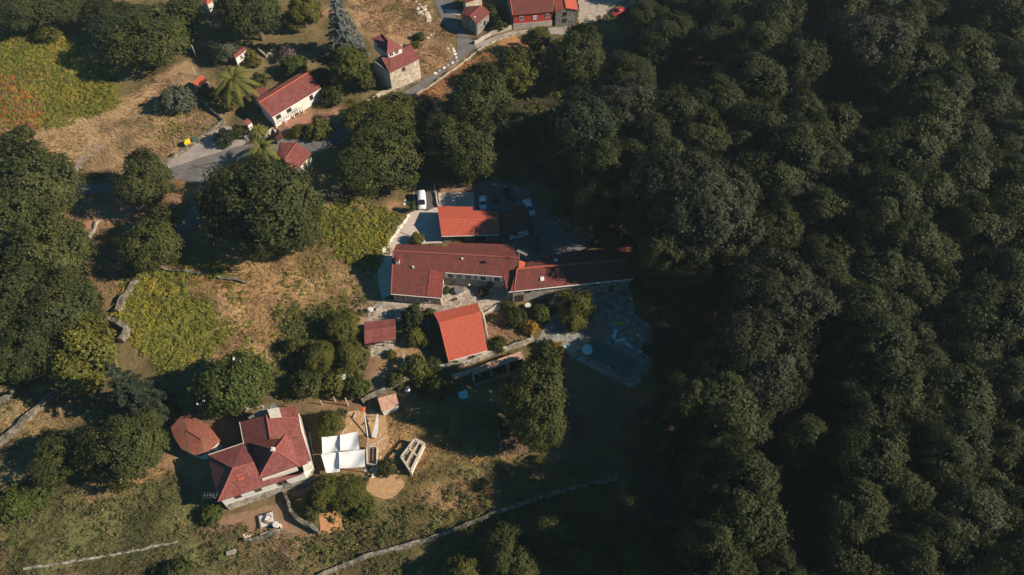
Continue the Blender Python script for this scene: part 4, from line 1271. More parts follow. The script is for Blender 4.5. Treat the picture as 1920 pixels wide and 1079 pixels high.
# ------------------------------------------------------------------ cars
def car(u, v, toward, paint, label, L=4.4, Wd=1.78, Hh=1.5, van=False):
    """toward: pixel its bonnet points at"""
    p, q = P(u, v), P(*toward)
    d = (q - p)
    rz = math.atan2(d.y, d.x)
    o = empty('parked_car' if not van else 'parked_van', p + Vector((0, 0, .03)), label, 'van' if van else 'car')
    fwd = Vector((math.cos(rz), math.sin(rz), 0))
    sid = Vector((-math.sin(rz), math.cos(rz), 0))
    at_ = lambda x, y, z: p + fwd * x + sid * y + Vector((0, 0, z + .03))

    def loft(st, name, mat, par):
        a = MB()
        rings = []
        for x, w, z0, z1 in st:
            s = (z1 - z0)
            rings.append([at_(x, w * sx, z0 + s * sz) for sx, sz in ((-.90, 0), (-1, .2), (-1, .72), (-.86, 1), (.86, 1), (1, .72), (1, .2), (.90, 0))])
        for r0, r1 in zip(rings, rings[1:]):
            for i in range(8):
                a.face([r0[i], r0[(i + 1) % 8], r1[(i + 1) % 8], r1[i]])
        a.face(rings[0][::-1])
        a.face(rings[-1])
        return a.build(name, mat, par, True, True)
    h = L / 2
    w = Wd / 2
    hood = .95 if not van else 1.05
    loft([(-h, w * .86, .35, hood * .78), (-h + .12, w * .96, .25, hood), (-h * .4, w, .22, hood), (h * .35, w, .22, hood), (h * .78, w * .95, .24, hood * .88), (h - .08, w * .85, .30, hood * .72), (h, w * .74, .36, hood * .6)], 'body', M[paint], o)
    if van:
        cab = [(-h + .08, w * .84, hood - .05, Hh - .06), (-h + .3, w * .88, hood - .05, Hh), (h * .22, w * .88, hood - .05, Hh), (h * .30, w * .86, hood - .05, Hh - .05)]
        ws0, ws1, rw0, rw1 = h * .66, h * .30, -h + .06, -h + .1
    else:
        cab = [(-h * .72, w * .80, hood - .05, hood + .22), (-h * .52, w * .82, hood - .05, Hh), (h * .08, w * .82, hood - .05, Hh), (h * .16, w * .80, hood - .05, Hh - .06)]
        ws0, ws1, rw0, rw1 = h * .50, h * .14, -h * .80, -h * .55
    loft(cab, 'cabin', M[paint], o)
    a = MB()
    a.prism([at_(ws0, -w * .84, hood - .02), at_(ws0, w * .84, hood - .02), at_(ws1 - .15, w * .8, hood - .02), at_(ws1 - .15, -w * .8, hood - .02)],
            [at_(ws0 - .02, -w * .84, hood + .02), at_(ws0 - .02, w * .84, hood + .02), at_(ws1 - .02, w * .72, Hh - .04), at_(ws1 - .02, -w * .72, Hh - .04)])
    a.build('windscreen', M['glass'], o)
    a = MB()
    a.prism([at_(rw0, -w * .8, hood), at_(rw0, w * .8, hood), at_(rw1 + .1, w * .78, hood), at_(rw1 + .1, -w * .78, hood)],
            [at_(rw0 + .03, -w * .8, hood + .04), at_(rw0 + .03, w * .8, hood + .04), at_(rw1 + .02, w * .7, Hh - .06), at_(rw1 + .02, -w * .7, Hh - .06)])
    a.build('rear_window', M['glass'], o)
    for s in (-1, 1):
        a = MB()
        y0 = s * w * .895
        a.prism([at_(-h * .55, y0, hood + .04), at_(h * .2, y0, hood + .04), at_(h * .2, y0 - s * .08, hood + .04), at_(-h * .55, y0 - s * .08, hood + .04)],
                [at_(-h * .5, y0 - s * .03, Hh - .18), at_(h * .1, y0 - s * .03, Hh - .18), at_(h * .1, y0 - s * .1, Hh - .18), at_(-h * .5, y0 - s * .1, Hh - .18)])
        a.build('side_window', M['glass'], o)
        a = MB()
        c = at_(h - .17, s * w * .62, hood * .58)
        a.box(c, .18, .34, .14, rz)
        a.build('headlight', M['lamp'], o)
        for x in (-h * .6, h * .62):
            a = MB()
            c = at_(x, s * w * .9, .32)
            a.tube([c - sid * .1, c + sid * .1], .32, 12)
            wh = a.build('wheel', M['tyre'], o)
            a = MB()
            a.tube([c - sid * .108, c + sid * .108], .19, 10)
            a.build('rim', M['metal'], wh)
    return o


car(791.5, 381, (793, 420), 'carwhite', 'white van parked in the sun on the drive, nose toward the farmhouse', 4.5, 1.85, 1.85, True)
car(906, 384, (907, 420), 'carsilver', 'small pale car parked in shade beside the orange barn', 3.9, 1.65, 1.45)
car(992, 393, (1001, 415), 'carsilver', 'pale car parked in shade at the right side of the brown carport', 4.6, 1.8, 1.45)
car(972, 443, (950, 449), 'carsilver', 'pale car nosing out from under the brown carport', 4.2, 1.7, 1.45)
car(956, 367, (966, 384), 'carblack', 'black car parked in the darkest part of the lot', 4.5, 1.8, 1.5)
car(1003, 458, (1001, 475), 'carblack', 'black car parked in the shaded yard behind the stone house', 4.4, 1.85, 1.7)
car(1158, 26, (1132, 36), 'carred', 'red car parked in tree shade on the gravel yard at the top', 4.3, 1.75, 1.45)

# ------------------------------------------------------------------ bins, yard things
def bin_(u, v, mat, label, w=1.4, h=1.3, rz=.5):
    p = P(u, v)
    o = empty('recycling_bin', p, label, 'bin')
    k = MB()
    X, Y = Vector((math.cos(rz), math.sin(rz), 0)), Vector((-math.sin(rz), math.cos(rz), 0))
    b4 = lambda s, z: [p + X * sx * w / 2 * s + Y * sy * w / 2.4 * s + Vector((0, 0, z)) for sx, sy in ((-1, -1), (1, -1), (1, 1), (-1, 1))]
    k.prism(b4(.86, .12), b4(1.0, h))
    k.build('bin_body', M[mat], o)
    k = MB()
    k.prism(b4(1.06, h + .004), b4(.98, h + .12))
    k.prism(b4(.98, h + .12), b4(.55, h + .3))
    k.build('lid', M[mat], o)
    for s in (-1, 1):
        k = MB()
        c = p + X * s * w * .36 + Vector((0, 0, .1))
        k.tube([c - Y * .2, c + Y * .2], .1, 8)
        k.build('wheel', M['tyre'], o)


bin_(354, 273, 'yellow', 'yellow recycling bin at the roadside wall')
bin_(368, 267, 'greenplastic', 'green waste bin next to the yellow one', 1.3, 1.2)

# shade sails
Q = lambda x, y: (540 + x / 4.795, 690 + y / 4.795)
sails = [([(305, 625), (475, 610), (470, 740), (310, 780)], 'upper left white shade sail of the group of four'),
         ([(470, 605), (625, 575), (640, 735), (470, 745)], 'upper right white shade sail of the group of four'),
         ([(300, 785), (455, 755), (465, 935), (345, 945)], 'lower left white shade sail of the group of four'),
         ([(460, 760), (690, 735), (690, 890), (465, 905)], 'lower right white shade sail, widest of the group of four')]
for i, (pts, lab) in enumerate(sails):
    zs = [2.9, 2.7, 2.55, 2.75]
    cr = [P(*Q(*p), z_ + .12 * (i % 2) - .1 * (i // 2)) for p, z_ in zip(pts, zs)]
    cen = sum(cr, Vector()) / 4
    cr = [cen + (q_ - cen) * 1.03 for q_ in cr]
    o = empty('shade_sail', Vector((cen.x, cen.y, 0)), lab, 'shade sail', 'white shade sails beside the hipped house')
    k = MB()
    n = 10
    grid = []
    for a_ in range(n + 1):
        row = []
        for b_ in range(n + 1):
            s, r = a_ / n, b_ / n
            p = (cr[0] * (1 - s) + cr[1] * s) * (1 - r) + (cr[3] * (1 - s) + cr[2] * s) * r
            p = p.lerp(cen, .03 * (math.sin(math.pi * s) * (abs(2 * r - 1) ** 3) + math.sin(math.pi * r) * (abs(2 * s - 1) ** 3)) * .5)
            p = p - Vector((0, 0, .45 * math.sin(math.pi * s) * math.sin(math.pi * r) + .05 * math.sin(9 * s + 4 * r)))
            row.append(p)
        grid.append(row)
    for a_ in range(n):
        for b_ in range(n):
            f4 = [grid[a_][b_], grid[a_ + 1][b_], grid[a_ + 1][b_ + 1], grid[a_][b_ + 1]]
            k.face(f4)
    k.build('canvas', M['fabric'], o, True, True)
    for c in (cr[0], cr[2]):
        k = MB()
        k.tube([Vector((c.x, c.y, -.2)), c + Vector((0, 0, .15))], .06, 8)
        k.build('pole', M['metal'], o)


# roofless timber cart frame
o = empty('timber_frame', base(775, 860), 'long pale timber frame like an unfinished granary standing in the dry paddock', 'frame')
fr = [(752, 857), (778, 823), (795, 832), (770, 884)]
tp = [P(u, v, 1.9) for u, v in fr]
for c in tp + [tp[0].lerp(tp[1], .5), tp[3].lerp(tp[2], .5)]:
    k = MB()
    k.box((c.x, c.y, -.2), .26, .26, 2.1)
    k.build('post', M['wood_pale'], o)
k = MB()
for a_, b_ in ((0, 1), (1, 2), (2, 3), (3, 0)):
    k.beam(tp[a_], tp[b_], .30, .26)
k.beam(tp[0].lerp(tp[1], .52) + Vector((0, 0, .02)), tp[3].lerp(tp[2], .52) + Vector((0, 0, .02)), .26, .22)
k.beam(tp[0].lerp(tp[3], .52) + Vector((0, 0, .05)), tp[1].lerp(tp[2], .52) + Vector((0, 0, .05)), .22, .2)
k.build('top_beam', M['wood_pale'], o)
k = MB()
for a_, b_ in ((0, 1), (1, 2), (2, 3), (3, 0)):
    k.beam(tp[a_] - Vector((0, 0, 1.15)), tp[b_] - Vector((0, 0, 1.15)), .16, .8)
k.build('side_boards', M['plaster_cream'], o)
k = MB()
k.prism([q_ - Vector((0, 0, 1.5)) for q_ in tp], [q_ - Vector((0, 0, 1.42)) for q_ in tp])
k.build('floor', M['wood'], o)

# scrap heap, flag, tarps
o = empty('wooden_crate', base(697, 850), 'open crate of weathered boards next to the shade sails', 'crate')
cr = [P(687, 838, .9), P(707, 838, .9), P(706, 872, .9), P(688, 870, .9)]
k = MB()
for a_ in range(4):
    for z_ in (0, .4, .8):
        k.beam(cr[a_] - Vector((0, 0, z_)), cr[(a_ + 1) % 4] - Vector((0, 0, z_)), .14, .22)
k.build('boards', M['wood_pale'], o)
k = MB()
k.prism([q_ - Vector((0, 0, .85)) for q_ in cr], [q_ - Vector((0, 0, .7)) for q_ in cr])
k.build('floor', M['wood'], o)
o = empty('banner_pole', base(690, 820), 'tall white leaning pole with an orange cloth at its tip', 'pole')
k = MB()
k.tube([P(690, 822, 0), P(683, 775, 1.9)], .09, 8)
k.build('shaft', M['white'], o)
k = MB()
b0 = P(681, 768, 2.2)
k.prism([b0 + Vector((-.3, -.45, 0)), b0 + Vector((.35, -.4, .1)), b0 + Vector((.4, .4, .15)), b0 + Vector((-.25, .5, .05))], [b0 + Vector((-.2, -.4, .12)), b0 + Vector((.3, -.35, .2)), b0 + Vector((.35, .35, .25)), b0 + Vector((-.2, .4, .15))])
k.build('cloth', M['orangecloth'], o)
o = empty('curved_plank', base(704, 805), 'slender white curved plank leaning beside the orange tipped pole', 'plank')
k = MB()
cv = [P(701, 821, .5), P(704.5, 808, .9), P(706.5, 795, 1.2), P(708, 777, 1.5)]
wd = [.42, .40, .26, .10]
for i in range(3):
    a_, b_ = cv[i], cv[i + 1]
    d_ = (b_ - a_).normalized()
    s_ = Vector((d_.y, -d_.x, 0)).normalized()
    k.prism([a_ - s_ * wd[i], a_ + s_ * wd[i], b_ + s_ * wd[i + 1], b_ - s_ * wd[i + 1]], [a_ - s_ * wd[i] + Vector((0, 0, .12)), a_ + s_ * wd[i] + Vector((0, 0, .12)), b_ + s_ * wd[i + 1] + Vector((0, 0, .12)), b_ - s_ * wd[i + 1] + Vector((0, 0, .12))])
k.build('plank', M['white'], o)
k = MB()
for q_ in (cv[0], cv[-1]):
    k.tube([Vector((q_.x, q_.y, -.1)), q_], .06)
k.build('trestle', M['wood'], o)


def plank(a_, b_, label, z0=.12, z1=.12, w=.16, mat='wood_pale'):
    k = MB()
    k.beam(P(*a_, z0), P(*b_, z1), w, .10)
    tag(k.build('plank', M[mat]), label, 'plank')


plank((692, 837), (724, 819), 'long pale plank lying across the yard below the white curved plank', .1, .1)
plank((660, 786), (668, 774), 'short plank on the soil left of the orange tipped pole', .1, .3)
plank((641, 812), (650, 800), 'short plank on the soil above the sails', .1, .2)
plank((690, 795), (704, 787), 'plank bridging the two white poles', .8, .9)
plank((720, 874), (745, 878), 'plank at the lower edge of the yard above the straw patch', .1, .1)
plank((580, 900), (610, 889), 'thin rail at the corner of the hipped house garden', .8, .8, .1)
plank((580, 812), (590, 868), 'thin rail in the gap between house and sails', .9, .9, .08, 'metal')

o = empty('tent', base(866, 745), 'pale blue tarpaulin tent in the shaded paddock', 'tent')
k = MB()
tb = [P(859, 738, 0), P(874, 733, 0), P(878, 745, 0), P(862, 752, 0)]
rd = [tb[0].lerp(tb[3], .4) + Vector((0, 0, 1.5)), tb[1].lerp(tb[2], .4) + Vector((0, 0, 1.5))]
k.slab([tb[0], tb[1], rd[1], rd[0]], .04)
k.slab([rd[0], rd[1], tb[2], tb[3]], .04)
k.build('canvas', M['bluetarp'], o)
k = MB()
k.face([tb[1], tb[2], rd[1]])
k.face([tb[3], tb[0], rd[0]])
k.build('end_flap', M['bluetarp'], o)
o = empty('water_tank', base(763, 735), 'grey plastic tank in the shade right of the little hut', 'tank')
k = MB()
c = P(765, 735)
k.tube([c, c + Vector((0, 0, 1.0)), c + Vector((0, 0, 1.2))], [.6, .6, .35], 14)
k.build('tank_body', M['metal'], o)
k = MB()
k.tube([c + Vector((0, 0, 1.204)), c + Vector((0, 0, 1.3))], .22, 10)
k.build('lid', M['dark'], o)
o = empty('box_on_post', base(642, 714), 'small white box on a post in the thicket', 'box')
k = MB()
c = P(642, 711, 1.2)
k.box(c, 1.1, .8, .7, .2)
k.build('box_body', M['plaster_cream'], o)
k = MB()
k.slab([c + Vector((-.65, -.5, .72)), c + Vector((.65, -.5, .72)), c + Vector((.65, .5, .9)), c + Vector((-.65, .5, .9))], .08)
k.build('lid', M['gutter'], o)
k = MB()
k.box((c.x, c.y, -.2), .2, .2, 1.38)
k.build('post', M['wood'], o)

# courtyard things
def table(u, v, r, mat, label, legs='dark', z=.75):
    c = P(u, v)
    o = empty('garden_table', c, label, 'table')
    k = MB()
    k.tube([c + Vector((0, 0, z)), c + Vector((0, 0, z + .06))], r, 20)
    k.build('tabletop', M[mat], o)
    k = MB()
    k.tube([c + Vector((0, 0, .02)), c + Vector((0, 0, z))], .08, 8)
    k.tube([c + Vector((0, 0, .03)), c + Vector((0, 0, .08))], r * .45, 14)
    k.build('pedestal', M[legs], o)


def chair(u, v, rz, mat, label, group=None):
    c = P(u, v)
    o = empty('garden_chair', c, label, 'chair', group)
    X, Y = Vector((math.cos(rz), math.sin(rz), 0)), Vector((-math.sin(rz), math.cos(rz), 0))
    k = MB()
    k.box(c + Vector((0, 0, .42)), .55, .55, .06, rz)
    k.build('seat', M[mat], o)
    k = MB()
    k.box(c - X * .27 + Vector((0, 0, .482)), .06, .55, .5, rz)
    k.build('backrest', M[mat], o)
    for sx in (-1, 1):
        for sy in (-1, 1):
            k = MB()
            k.box(c + X * .22 * sx + Y * .22 * sy, .05, .05, .42, rz)
            k.build('leg', M['dark'], o)


table(861, 548, .95, 'metal', 'round grey table in the sunny courtyard beside a dark shrub')
table(696, 585, .6, 'white', 'small white table at the left end of the courtyard')
chair(689, 584, 0, 'dark', 'dark chair left of the small white table')
chair(703, 583, 3.14, 'dark', 'dark chair right of the small white table')
chair(836, 548, 0.3, 'wood', 'wooden chair by the west wing wall in the courtyard')
chair(855, 563, 1.2, 'wood_dark', 'dark stool like chair alone on the lower courtyard paving')
table(990, 577, .6, 'gutter', 'pale table in the shade below the stone house door')


def lounger(u, v, rz, mat, label):
    c = P(u, v)
    o = empty('sun_lounger', c, label, 'sun lounger')
    X = Vector((math.cos(rz), math.sin(rz), 0))
    k = MB()
    k.box(c + X * .25 + Vector((0, 0, .3)), 1.4, .65, .08, rz)
    k.build('mattress', M[mat], o)
    k = MB()
    k.beam(c - X * .48 + Vector((0, 0, .36)), c - X * 1.0 + Vector((0, 0, .8)), .65, .08)
    k.build('backrest', M[mat], o)
    Y = Vector((-X.y, X.x, 0))
    for sx in (-.4, .85):
        for sy in (-1, 1):
            k = MB()
            k.box(c + X * sx + Y * .26 * sy, .06, .06, .30, rz)
            k.build('leg', M['metal'], o)


def pot(u, v, r, label):
    pass


# pool
pc = [(1108, 634), (1196, 679), (1170, 709), (1092, 662)]
pool = empty('swimming_pool', base(1145, 670), 'dark rectangular swimming pool in the forest shade', 'pool')
pw = [P(u, v, 0) for u, v in pc]
k = MB()
outer, innr = offset([p + Vector((0, 0, .10)) for p in pw], -.45), offset([p + Vector((0, 0, .10)) for p in pw], 0)
for i in range(4):
    j = (i + 1) % 4
    k.face([outer[i], outer[j], innr[j], innr[i]])
    lo_ = [Vector((q_.x, q_.y, 0)) for q_ in (outer[i], outer[j])]
    k.face([lo_[0], lo_[1], outer[j], outer[i]])
    k.face([innr[i], innr[j], Vector((innr[j].x, innr[j].y, .035)), Vector((innr[i].x, innr[i].y, .035))])
k.build('coping', M['terracotta'], pool)
k = MB()
k.face([Vector((q_.x, q_.y, .040)) for q_ in innr])
k.build('basin', M['poolblue'], pool)
k = MB()
k.face([Vector((q_.x, q_.y, .075)) for q_ in innr])
k.build('water', M['water'], pool)
fl = P(1101, 657, .1)
o = empty('pool_float', fl, 'round white inflatable island at the near end of the dark pool', 'pool float')
k = MB()
rings = []
for q_ in np.linspace(0, 2 * math.pi, 24, False):
    cc = fl + Vector((math.cos(q_) * .8, math.sin(q_) * .95, .18))
    rr = Vector((math.cos(q_), math.sin(q_), 0))
    rings.append([cc + rr * .2 * math.cos(w) + Vector((0, 0, .2 * math.sin(w))) for w in np.linspace(0, 2 * math.pi, 8, False)])
for i in range(24):
    for j in range(8):
        k.face([rings[i][j], rings[(i + 1) % 24][j], rings[(i + 1) % 24][(j + 1) % 8], rings[i][(j + 1) % 8]])
k.build('tube', M['white'], o, True, True)
k = MB()
k.tube([fl + Vector((0, 0, .10)), fl + Vector((0, 0, .2))], .7, 20)
k.build('cushion', M['bluetarp'], o)
lounger(1152, 630, -1.9, 'bluetarp', 'blue sun lounger standing beside the pool on the tiles')
lounger(1162, 640, .2, 'white', 'white sun lounger next to the blue one by the pool')
lounger(1176, 648, -.6, 'gutter', 'pale grey sun lounger at the right corner of the pool')
k = MB()
yf = P(1160, 607, .15)
k.tube([yf + Vector((-.9, .2, 0)), yf + Vector((-.5, .15, .12)), yf + Vector((.6, -.15, .12)), yf + Vector((1.0, -.25, 0))], [.12, .25, .25, .12], 10)
tag(k.build('air_mattress', M['yellow'], None, True, True), 'yellow air mattress lying in the shade above the pool', 'air mattress')
k = MB()
yf = P(1181, 623, .12)
k.tube([yf + Vector((-.7, .1, 0)), yf + Vector((.7, -.1, 0))], .1, 8)
tag(k.build('pool_noodle', M['yellow']), 'thin yellow pool noodle on the shaded slabs', 'pool noodle')
k = MB()
yf = P(1057, 653, .05)
k.box(yf, .9, .7, .35, .5)
tag(k.build('storage_box', M['bluetarp']), 'pale box at the left tip of the pool terrace', 'box')
table(1098, 618, .5, 'white', 'small white table in the shade beneath the yellow green tree')

# patio in front of the hipped house
o = empty('patio_platform', base(505, 980), 'raised stone patio with pale floor below the hipped house', 'patio')
k = MB()
pp = [(484, 968), (512, 958), (522, 982), (488, 992)]
k.prism([P(u, v, -.2) for u, v in pp], [P(u, v, .5) for u, v in pp])
k.build('platform', M['stone_grey'], o)
k = MB()
pp2 = [(486, 969), (511, 960), (514, 982), (490, 989)]
k.prism([P(u, v, .503) for u, v in pp2], [P(u, v, .53) for u, v in pp2])
k.build('floor_mat', M['plaster_cream'], o)
o = empty('patio_sofa', P(503, 974, .53), 'white cushioned bench with mauve blanket on the raised patio', 'bench')
k = MB()
c = P(503, 974, .533)
k.box(c, 1.3, .7, .4, 1.2)
k.build('seat', M['wood'], o)
k = MB()
k.box(c + Vector((0, 0, .403)), .7, .6, .12, 1.2)
k.build('cushion', M['white'], o)
k = MB()
k.box(c + Vector((.05, .55, .403)), .5, .6, .1, 1.2)
k.build('blanket', plain('mauve_cloth', (.35, .25, .38), .9, .2, 4), o)
k = MB()
c = P(519, 986, .5)
k.tube([c, c + Vector((0, 0, .7))], [.45, .5], 14)
tag(k.build('barrel', M['gutter']), 'pale round tub at the lower corner of the raised patio', 'tub')
o = empty('slat_rack', base(536, 938), 'dark wooden rack of slats against the hipped house stone base', 'rack')
for q_ in range(5):
    k = MB()
    k.beam(P(528 + q_ * 3, 946 - q_ * 2, .1), P(530 + q_ * 3, 936 - q_ * 2, 1.0), .12, .08)
    k.build('slat', M['wood_dark'], o)
k = MB()
k.beam(P(527, 944, .5), P(543, 936, .5), .1, .1)
k.build('crossbar', M['wood_dark'], o)
for u, v, lab in ((880, 540, 'white globe lamp on the courtyard flower bed'), (897, 537, 'white globe lamp near the farmhouse door')):
    c = P(u, v)
    o = empty('garden_lamp', c, lab, 'lamp')
    k = MB()
    k.tube([c, c + Vector((0, 0, .9))], .04)
    k.build('post', M['dark'], o)
    bm = bmesh.new()
    bmesh.ops.create_uvsphere(bm, u_segments=12, v_segments=8, radius=.2)
    me = bpy.data.meshes.new('globe')
    bm.to_mesh(me)
    bm.free()
    me.materials.append(M['lamp'])
    g = link(bpy.data.objects.new('globe', me))
    g.parent = o
    g.location = (0, 0, 1.05)

# ------------------------------------------------------------------ plants
def leaf_quads(p, nrm, size, rng, asp=.62):
    n = len(p)
    r = rng.normal(size=(n, 3))
    nrm = nrm / (np.linalg.norm(nrm, axis=1, keepdims=True) + 1e-9)
    t = np.cross(nrm, r)
    t /= np.linalg.norm(t, axis=1, keepdims=True) + 1e-9
    b = np.cross(nrm, t)
    a = size[:, None]
    v = np.stack([p - t * a, p - b * a * asp + t * a * .15, p + t * a, p + b * a * asp + t * a * .15], 1).reshape(-1, 3)
    return v, np.arange(4 * n).reshape(n, 4)


def crown(seed, R, Rz, zc, lobes, leaves, ls, mat, name='crown', spread=.74, lobe=(.24, .40), up=-.45, rag=.2, clump=.32, per=12, depth=(.62, 1.16), rnd=.5):
    """crown of lobes; each lobe carries twig clumps of leaf-sized faces"""
    rng = np.random.default_rng(seed)
    k = np.arange(lobes) + .5
    ph = k * math.pi * (1 + 5 ** .5)
    cz = 1 - (1 - up) * k / lobes
    sn = np.sqrt(np.maximum(0, 1 - cz * cz))
    d = np.stack([np.cos(ph) * sn, np.sin(ph) * sn, cz], 1) + rng.normal(size=(lobes, 3)) * .16
    d /= np.linalg.norm(d, axis=1, keepdims=True)
    ax = rng.normal(size=(4, 3))
    env = 1 + rag * np.sin(d @ ax[0] * 2.2 + 1) * .8 + rag * np.sin(d @ ax[1] * 3.1) * .7 + rng.normal(size=lobes) * rag * .35
    env = np.clip(env, .55, 1.35)
    sc = np.array((R, R, Rz))
    cen = d * sc * (spread * env)[:, None]
    lr = R * rng.uniform(*lobe, lobes)
    nt = leaves // per
    who = rng.choice(lobes, nt, p=lr ** 2 / (lr ** 2).sum())
    td = rng.normal(size=(nt, 3)) + d[who] * .9
    td /= np.linalg.norm(td, axis=1, keepdims=True)
    tp = cen[who] + td * (lr[who] * rng.uniform(*depth, nt))[:, None] * np.array((1, 1, .85))
    out = rng.random(nt) < .10
    tp[out] += td[out] * (lr[who[out]] * rng.uniform(.12, .42, out.sum()))[:, None]
    dist = np.linalg.norm(tp[:, None, :] - cen[None], axis=2) / lr[None]
    dist[np.arange(nt), who] = 9
    keep = dist.min(1) > .58
    tp, td, who = tp[keep], td[keep], who[keep]
    nt = len(tp)
    lp_ = np.repeat(tp, per, 0) + rng.normal(size=(nt * per, 3)) * clump * np.repeat(rng.uniform(.5, 1.25, nt), per)[:, None] * np.array((1, 1, .8))
    ln = np.repeat(td * .55 + d[who] * .6 + np.array((0, 0, .25)), per, 0) + rng.normal(size=(nt * per, 3)) * rnd
    size = ls * rng.uniform(.6, 1.35, nt * per)
    v, q = leaf_quads(lp_, ln, size, rng)
    v[:, 2] += zc
    lv = np.clip(np.repeat(rng.uniform(.1, .65, nt), per) + rng.uniform(-.15, .35, nt * per), 0, 1)
    return npmesh(name, v, q, [M[mat]], {'lv': ('FACE', 'FLOAT', lv)})


def trunk_mesh(seed, h, r, R, mat='bark', limbs=6, name='trunk'):
    rng = random.Random(seed)
    a = MB()
    bend = [Vector((rng.uniform(-.2, .2) * r * 2, rng.uniform(-.2, .2) * r * 2, 0)) for _ in range(5)]
    pts = [Vector((0, 0, -.5)), Vector((0, 0, .3)), Vector((0, 0, h * .35)) + bend[0], Vector((0, 0, h * .65)) + bend[1], Vector((0, 0, h)) + bend[2]]
    a.tube(pts, [r * 1.5, r * 1.1, r * .85, r * .65, r * .2], 8)
    for i in range(limbs):
        an = i * 2.4 + rng.uniform(-.4, .4)
        z0 = h * rng.uniform(.35, .75)
        L = R * rng.uniform(.55, .8)
        d = Vector((math.cos(an), math.sin(an), rng.uniform(.35, .9))).normalized()
        s = Vector((0, 0, z0)) + bend[1] * .5
        a.tube([s, s + d * L * .5 + Vector((0, 0, .1 * L)), s + d * L + Vector((0, 0, .3 * L))], [r * .45, r * .28, r * .08], 6, cap=False)
    o = a.build(name, M[mat], None, True)
    me = o.data
    bpy.data.objects.remove(o)
    return me


# prototypes: nominal crown radius R in metres, crown centre zc
PROTO = {}


def proto(kind, variants, R, Rz, zc, lobes, leaves, ls, mat, tr=.35, bark='bark', **kw):
    L = []
    for i in range(variants):
        sd = hash_seed(kind, i)
        cm = crown(sd, R, Rz, zc, lobes, leaves, ls, mat, **kw)
        tm = trunk_mesh(sd, zc + Rz * .35, tr, R, bark) if tr else None
        L.append((cm, tm))
    PROTO[kind] = (R, Rz, zc, L)


def hash_seed(k, i):
    return sum(ord(c) * (j + 3) for j, c in enumerate(k)) * 13 + i * 101


proto('oak', 5, 6.0, 4.8, 6.6, 52, 23000, .22, 'oak', .38, spread=.73, lobe=(.13, .38), rag=.28, clump=.32, depth=(.72, 1.14), per=10, rnd=.4)
proto('forest', 8, 6.0, 6.2, 10.6, 38, 23000, .215, 'forest', .40, spread=.70, lobe=(.16, .42), rag=.32, clump=.30, depth=(.80, 1.12), per=9, rnd=.36)
proto('forest_olive', 3, 6.0, 6.2, 10.6, 38, 23000, .215, 'forest_olive', .40, spread=.70, lobe=(.16, .42), rag=.32, clump=.30, depth=(.80, 1.12), per=9, rnd=.36)
proto('forest_grey', 2, 6.0, 6.2, 10.6, 38, 23000, .215, 'forest_grey', .40, spread=.70, lobe=(.16, .42), rag=.32, clump=.30, depth=(.80, 1.12), per=9, rnd=.36)
proto('forest_big', 3, 11.0, 8.5, 13.0, 150, 60000, .23, 'forest_pale', .6, spread=.80, lobe=(.08, .24), rag=.2, clump=.30, depth=(.8, 1.12), per=9, rnd=.36)
proto('olive', 4, 4.0, 3.8, 4.6, 40, 12000, .20, 'olive', .25, rag=.3, lobe=(.14, .38), clump=.28, rnd=.4)
proto('bright', 2, 4.0, 3.6, 4.2, 40, 14000, .20, 'bright', .25)
proto('yellowgreen', 2, 3.5, 3.0, 3.4, 36, 12000, .19, 'yellowgreen', .2, rag=.35)
proto('greygreen', 2, 3.5, 3.2, 3.6, 30, 7500, .22, 'greygreen', .2, rag=.25)
proto('bush_dark', 3, 2.0, 1.7, 1.3, 22, 3600, .17, 'oak', .10, clump=.2)
proto('bush_olive', 3, 2.0, 1.6, 1.2, 22, 3600, .17, 'olive', .10, clump=.2)
proto('bush_bright', 2, 2.0, 1.6, 1.3, 22, 3600, .18, 'bright', .10, clump=.2)
proto('bush_yellow', 2, 2.0, 1.7, 1.3, 24, 3800, .18, 'yellowgreen', .10, clump=.2)
proto('bush_golden', 2, 2.0, 1.7, 1.3, 24, 3600, .18, 'golden', .10, clump=.2, rag=.3)
proto('bush_grey', 2, 2.0, 1.5, 1.1, 26, 4200, .15, 'greygreen', .10, clump=.18, rag=.1)
proto('bush_fir', 2, 2.0, 1.8, 1.4, 30, 4600, .14, 'fir', .10, clump=.16, rag=.1)
proto('bush_mauve', 1, 2.0, 1.7, 1.5, 20, 2600, .16, 'pinkish', .10, clump=.25, rag=.3)


def conifer(seed, R, H, mat, tiers, per, needles, ls, droop=.25, cone=.95):
    rng = np.random.default_rng(seed)
    P_, Nn = [], []
    for k in range(tiers):
        s = k / (tiers - 1)
        z = H * (.10 + .88 * s)
        r = R * (1 - s) ** cone + R * .06
        n = max(4, int(per * (1 - s * .6)))
        for i in range(n):
            an = i * 2 * math.pi / n + k * 1.3 + rng.uniform(-.25, .25)
            L = r * rng.uniform(.72, 1.08)
            m_ = max(6, int(needles * (1 - s) + needles * .25))
            q = rng.uniform(.12, 1, m_) ** .8
            side = rng.normal(size=m_) * L * .13 * (1.15 - q)
            x = math.cos(an) * L * q - math.sin(an) * side
            y = math.sin(an) * L * q + math.cos(an) * side
            zz = z - droop * L * q ** 1.6 + rng.normal(size=m_) * .10
            P_.append(np.stack([x, y, zz], 1))
            Nn.append(np.tile([math.cos(an) * .35, math.sin(an) * .35, 1.0], (m_, 1)) + rng.normal(size=(m_, 3)) * .4)
    p, nn = np.concatenate(P_), np.concatenate(Nn)
    v, q = leaf_quads(p, nn, ls * rng.uniform(.6, 1.3, len(p)), rng, .5)
    return npmesh('crown', v, q, [M[mat]], {'lv': ('FACE', 'FLOAT', rng.uniform(0, 1, len(p)))})


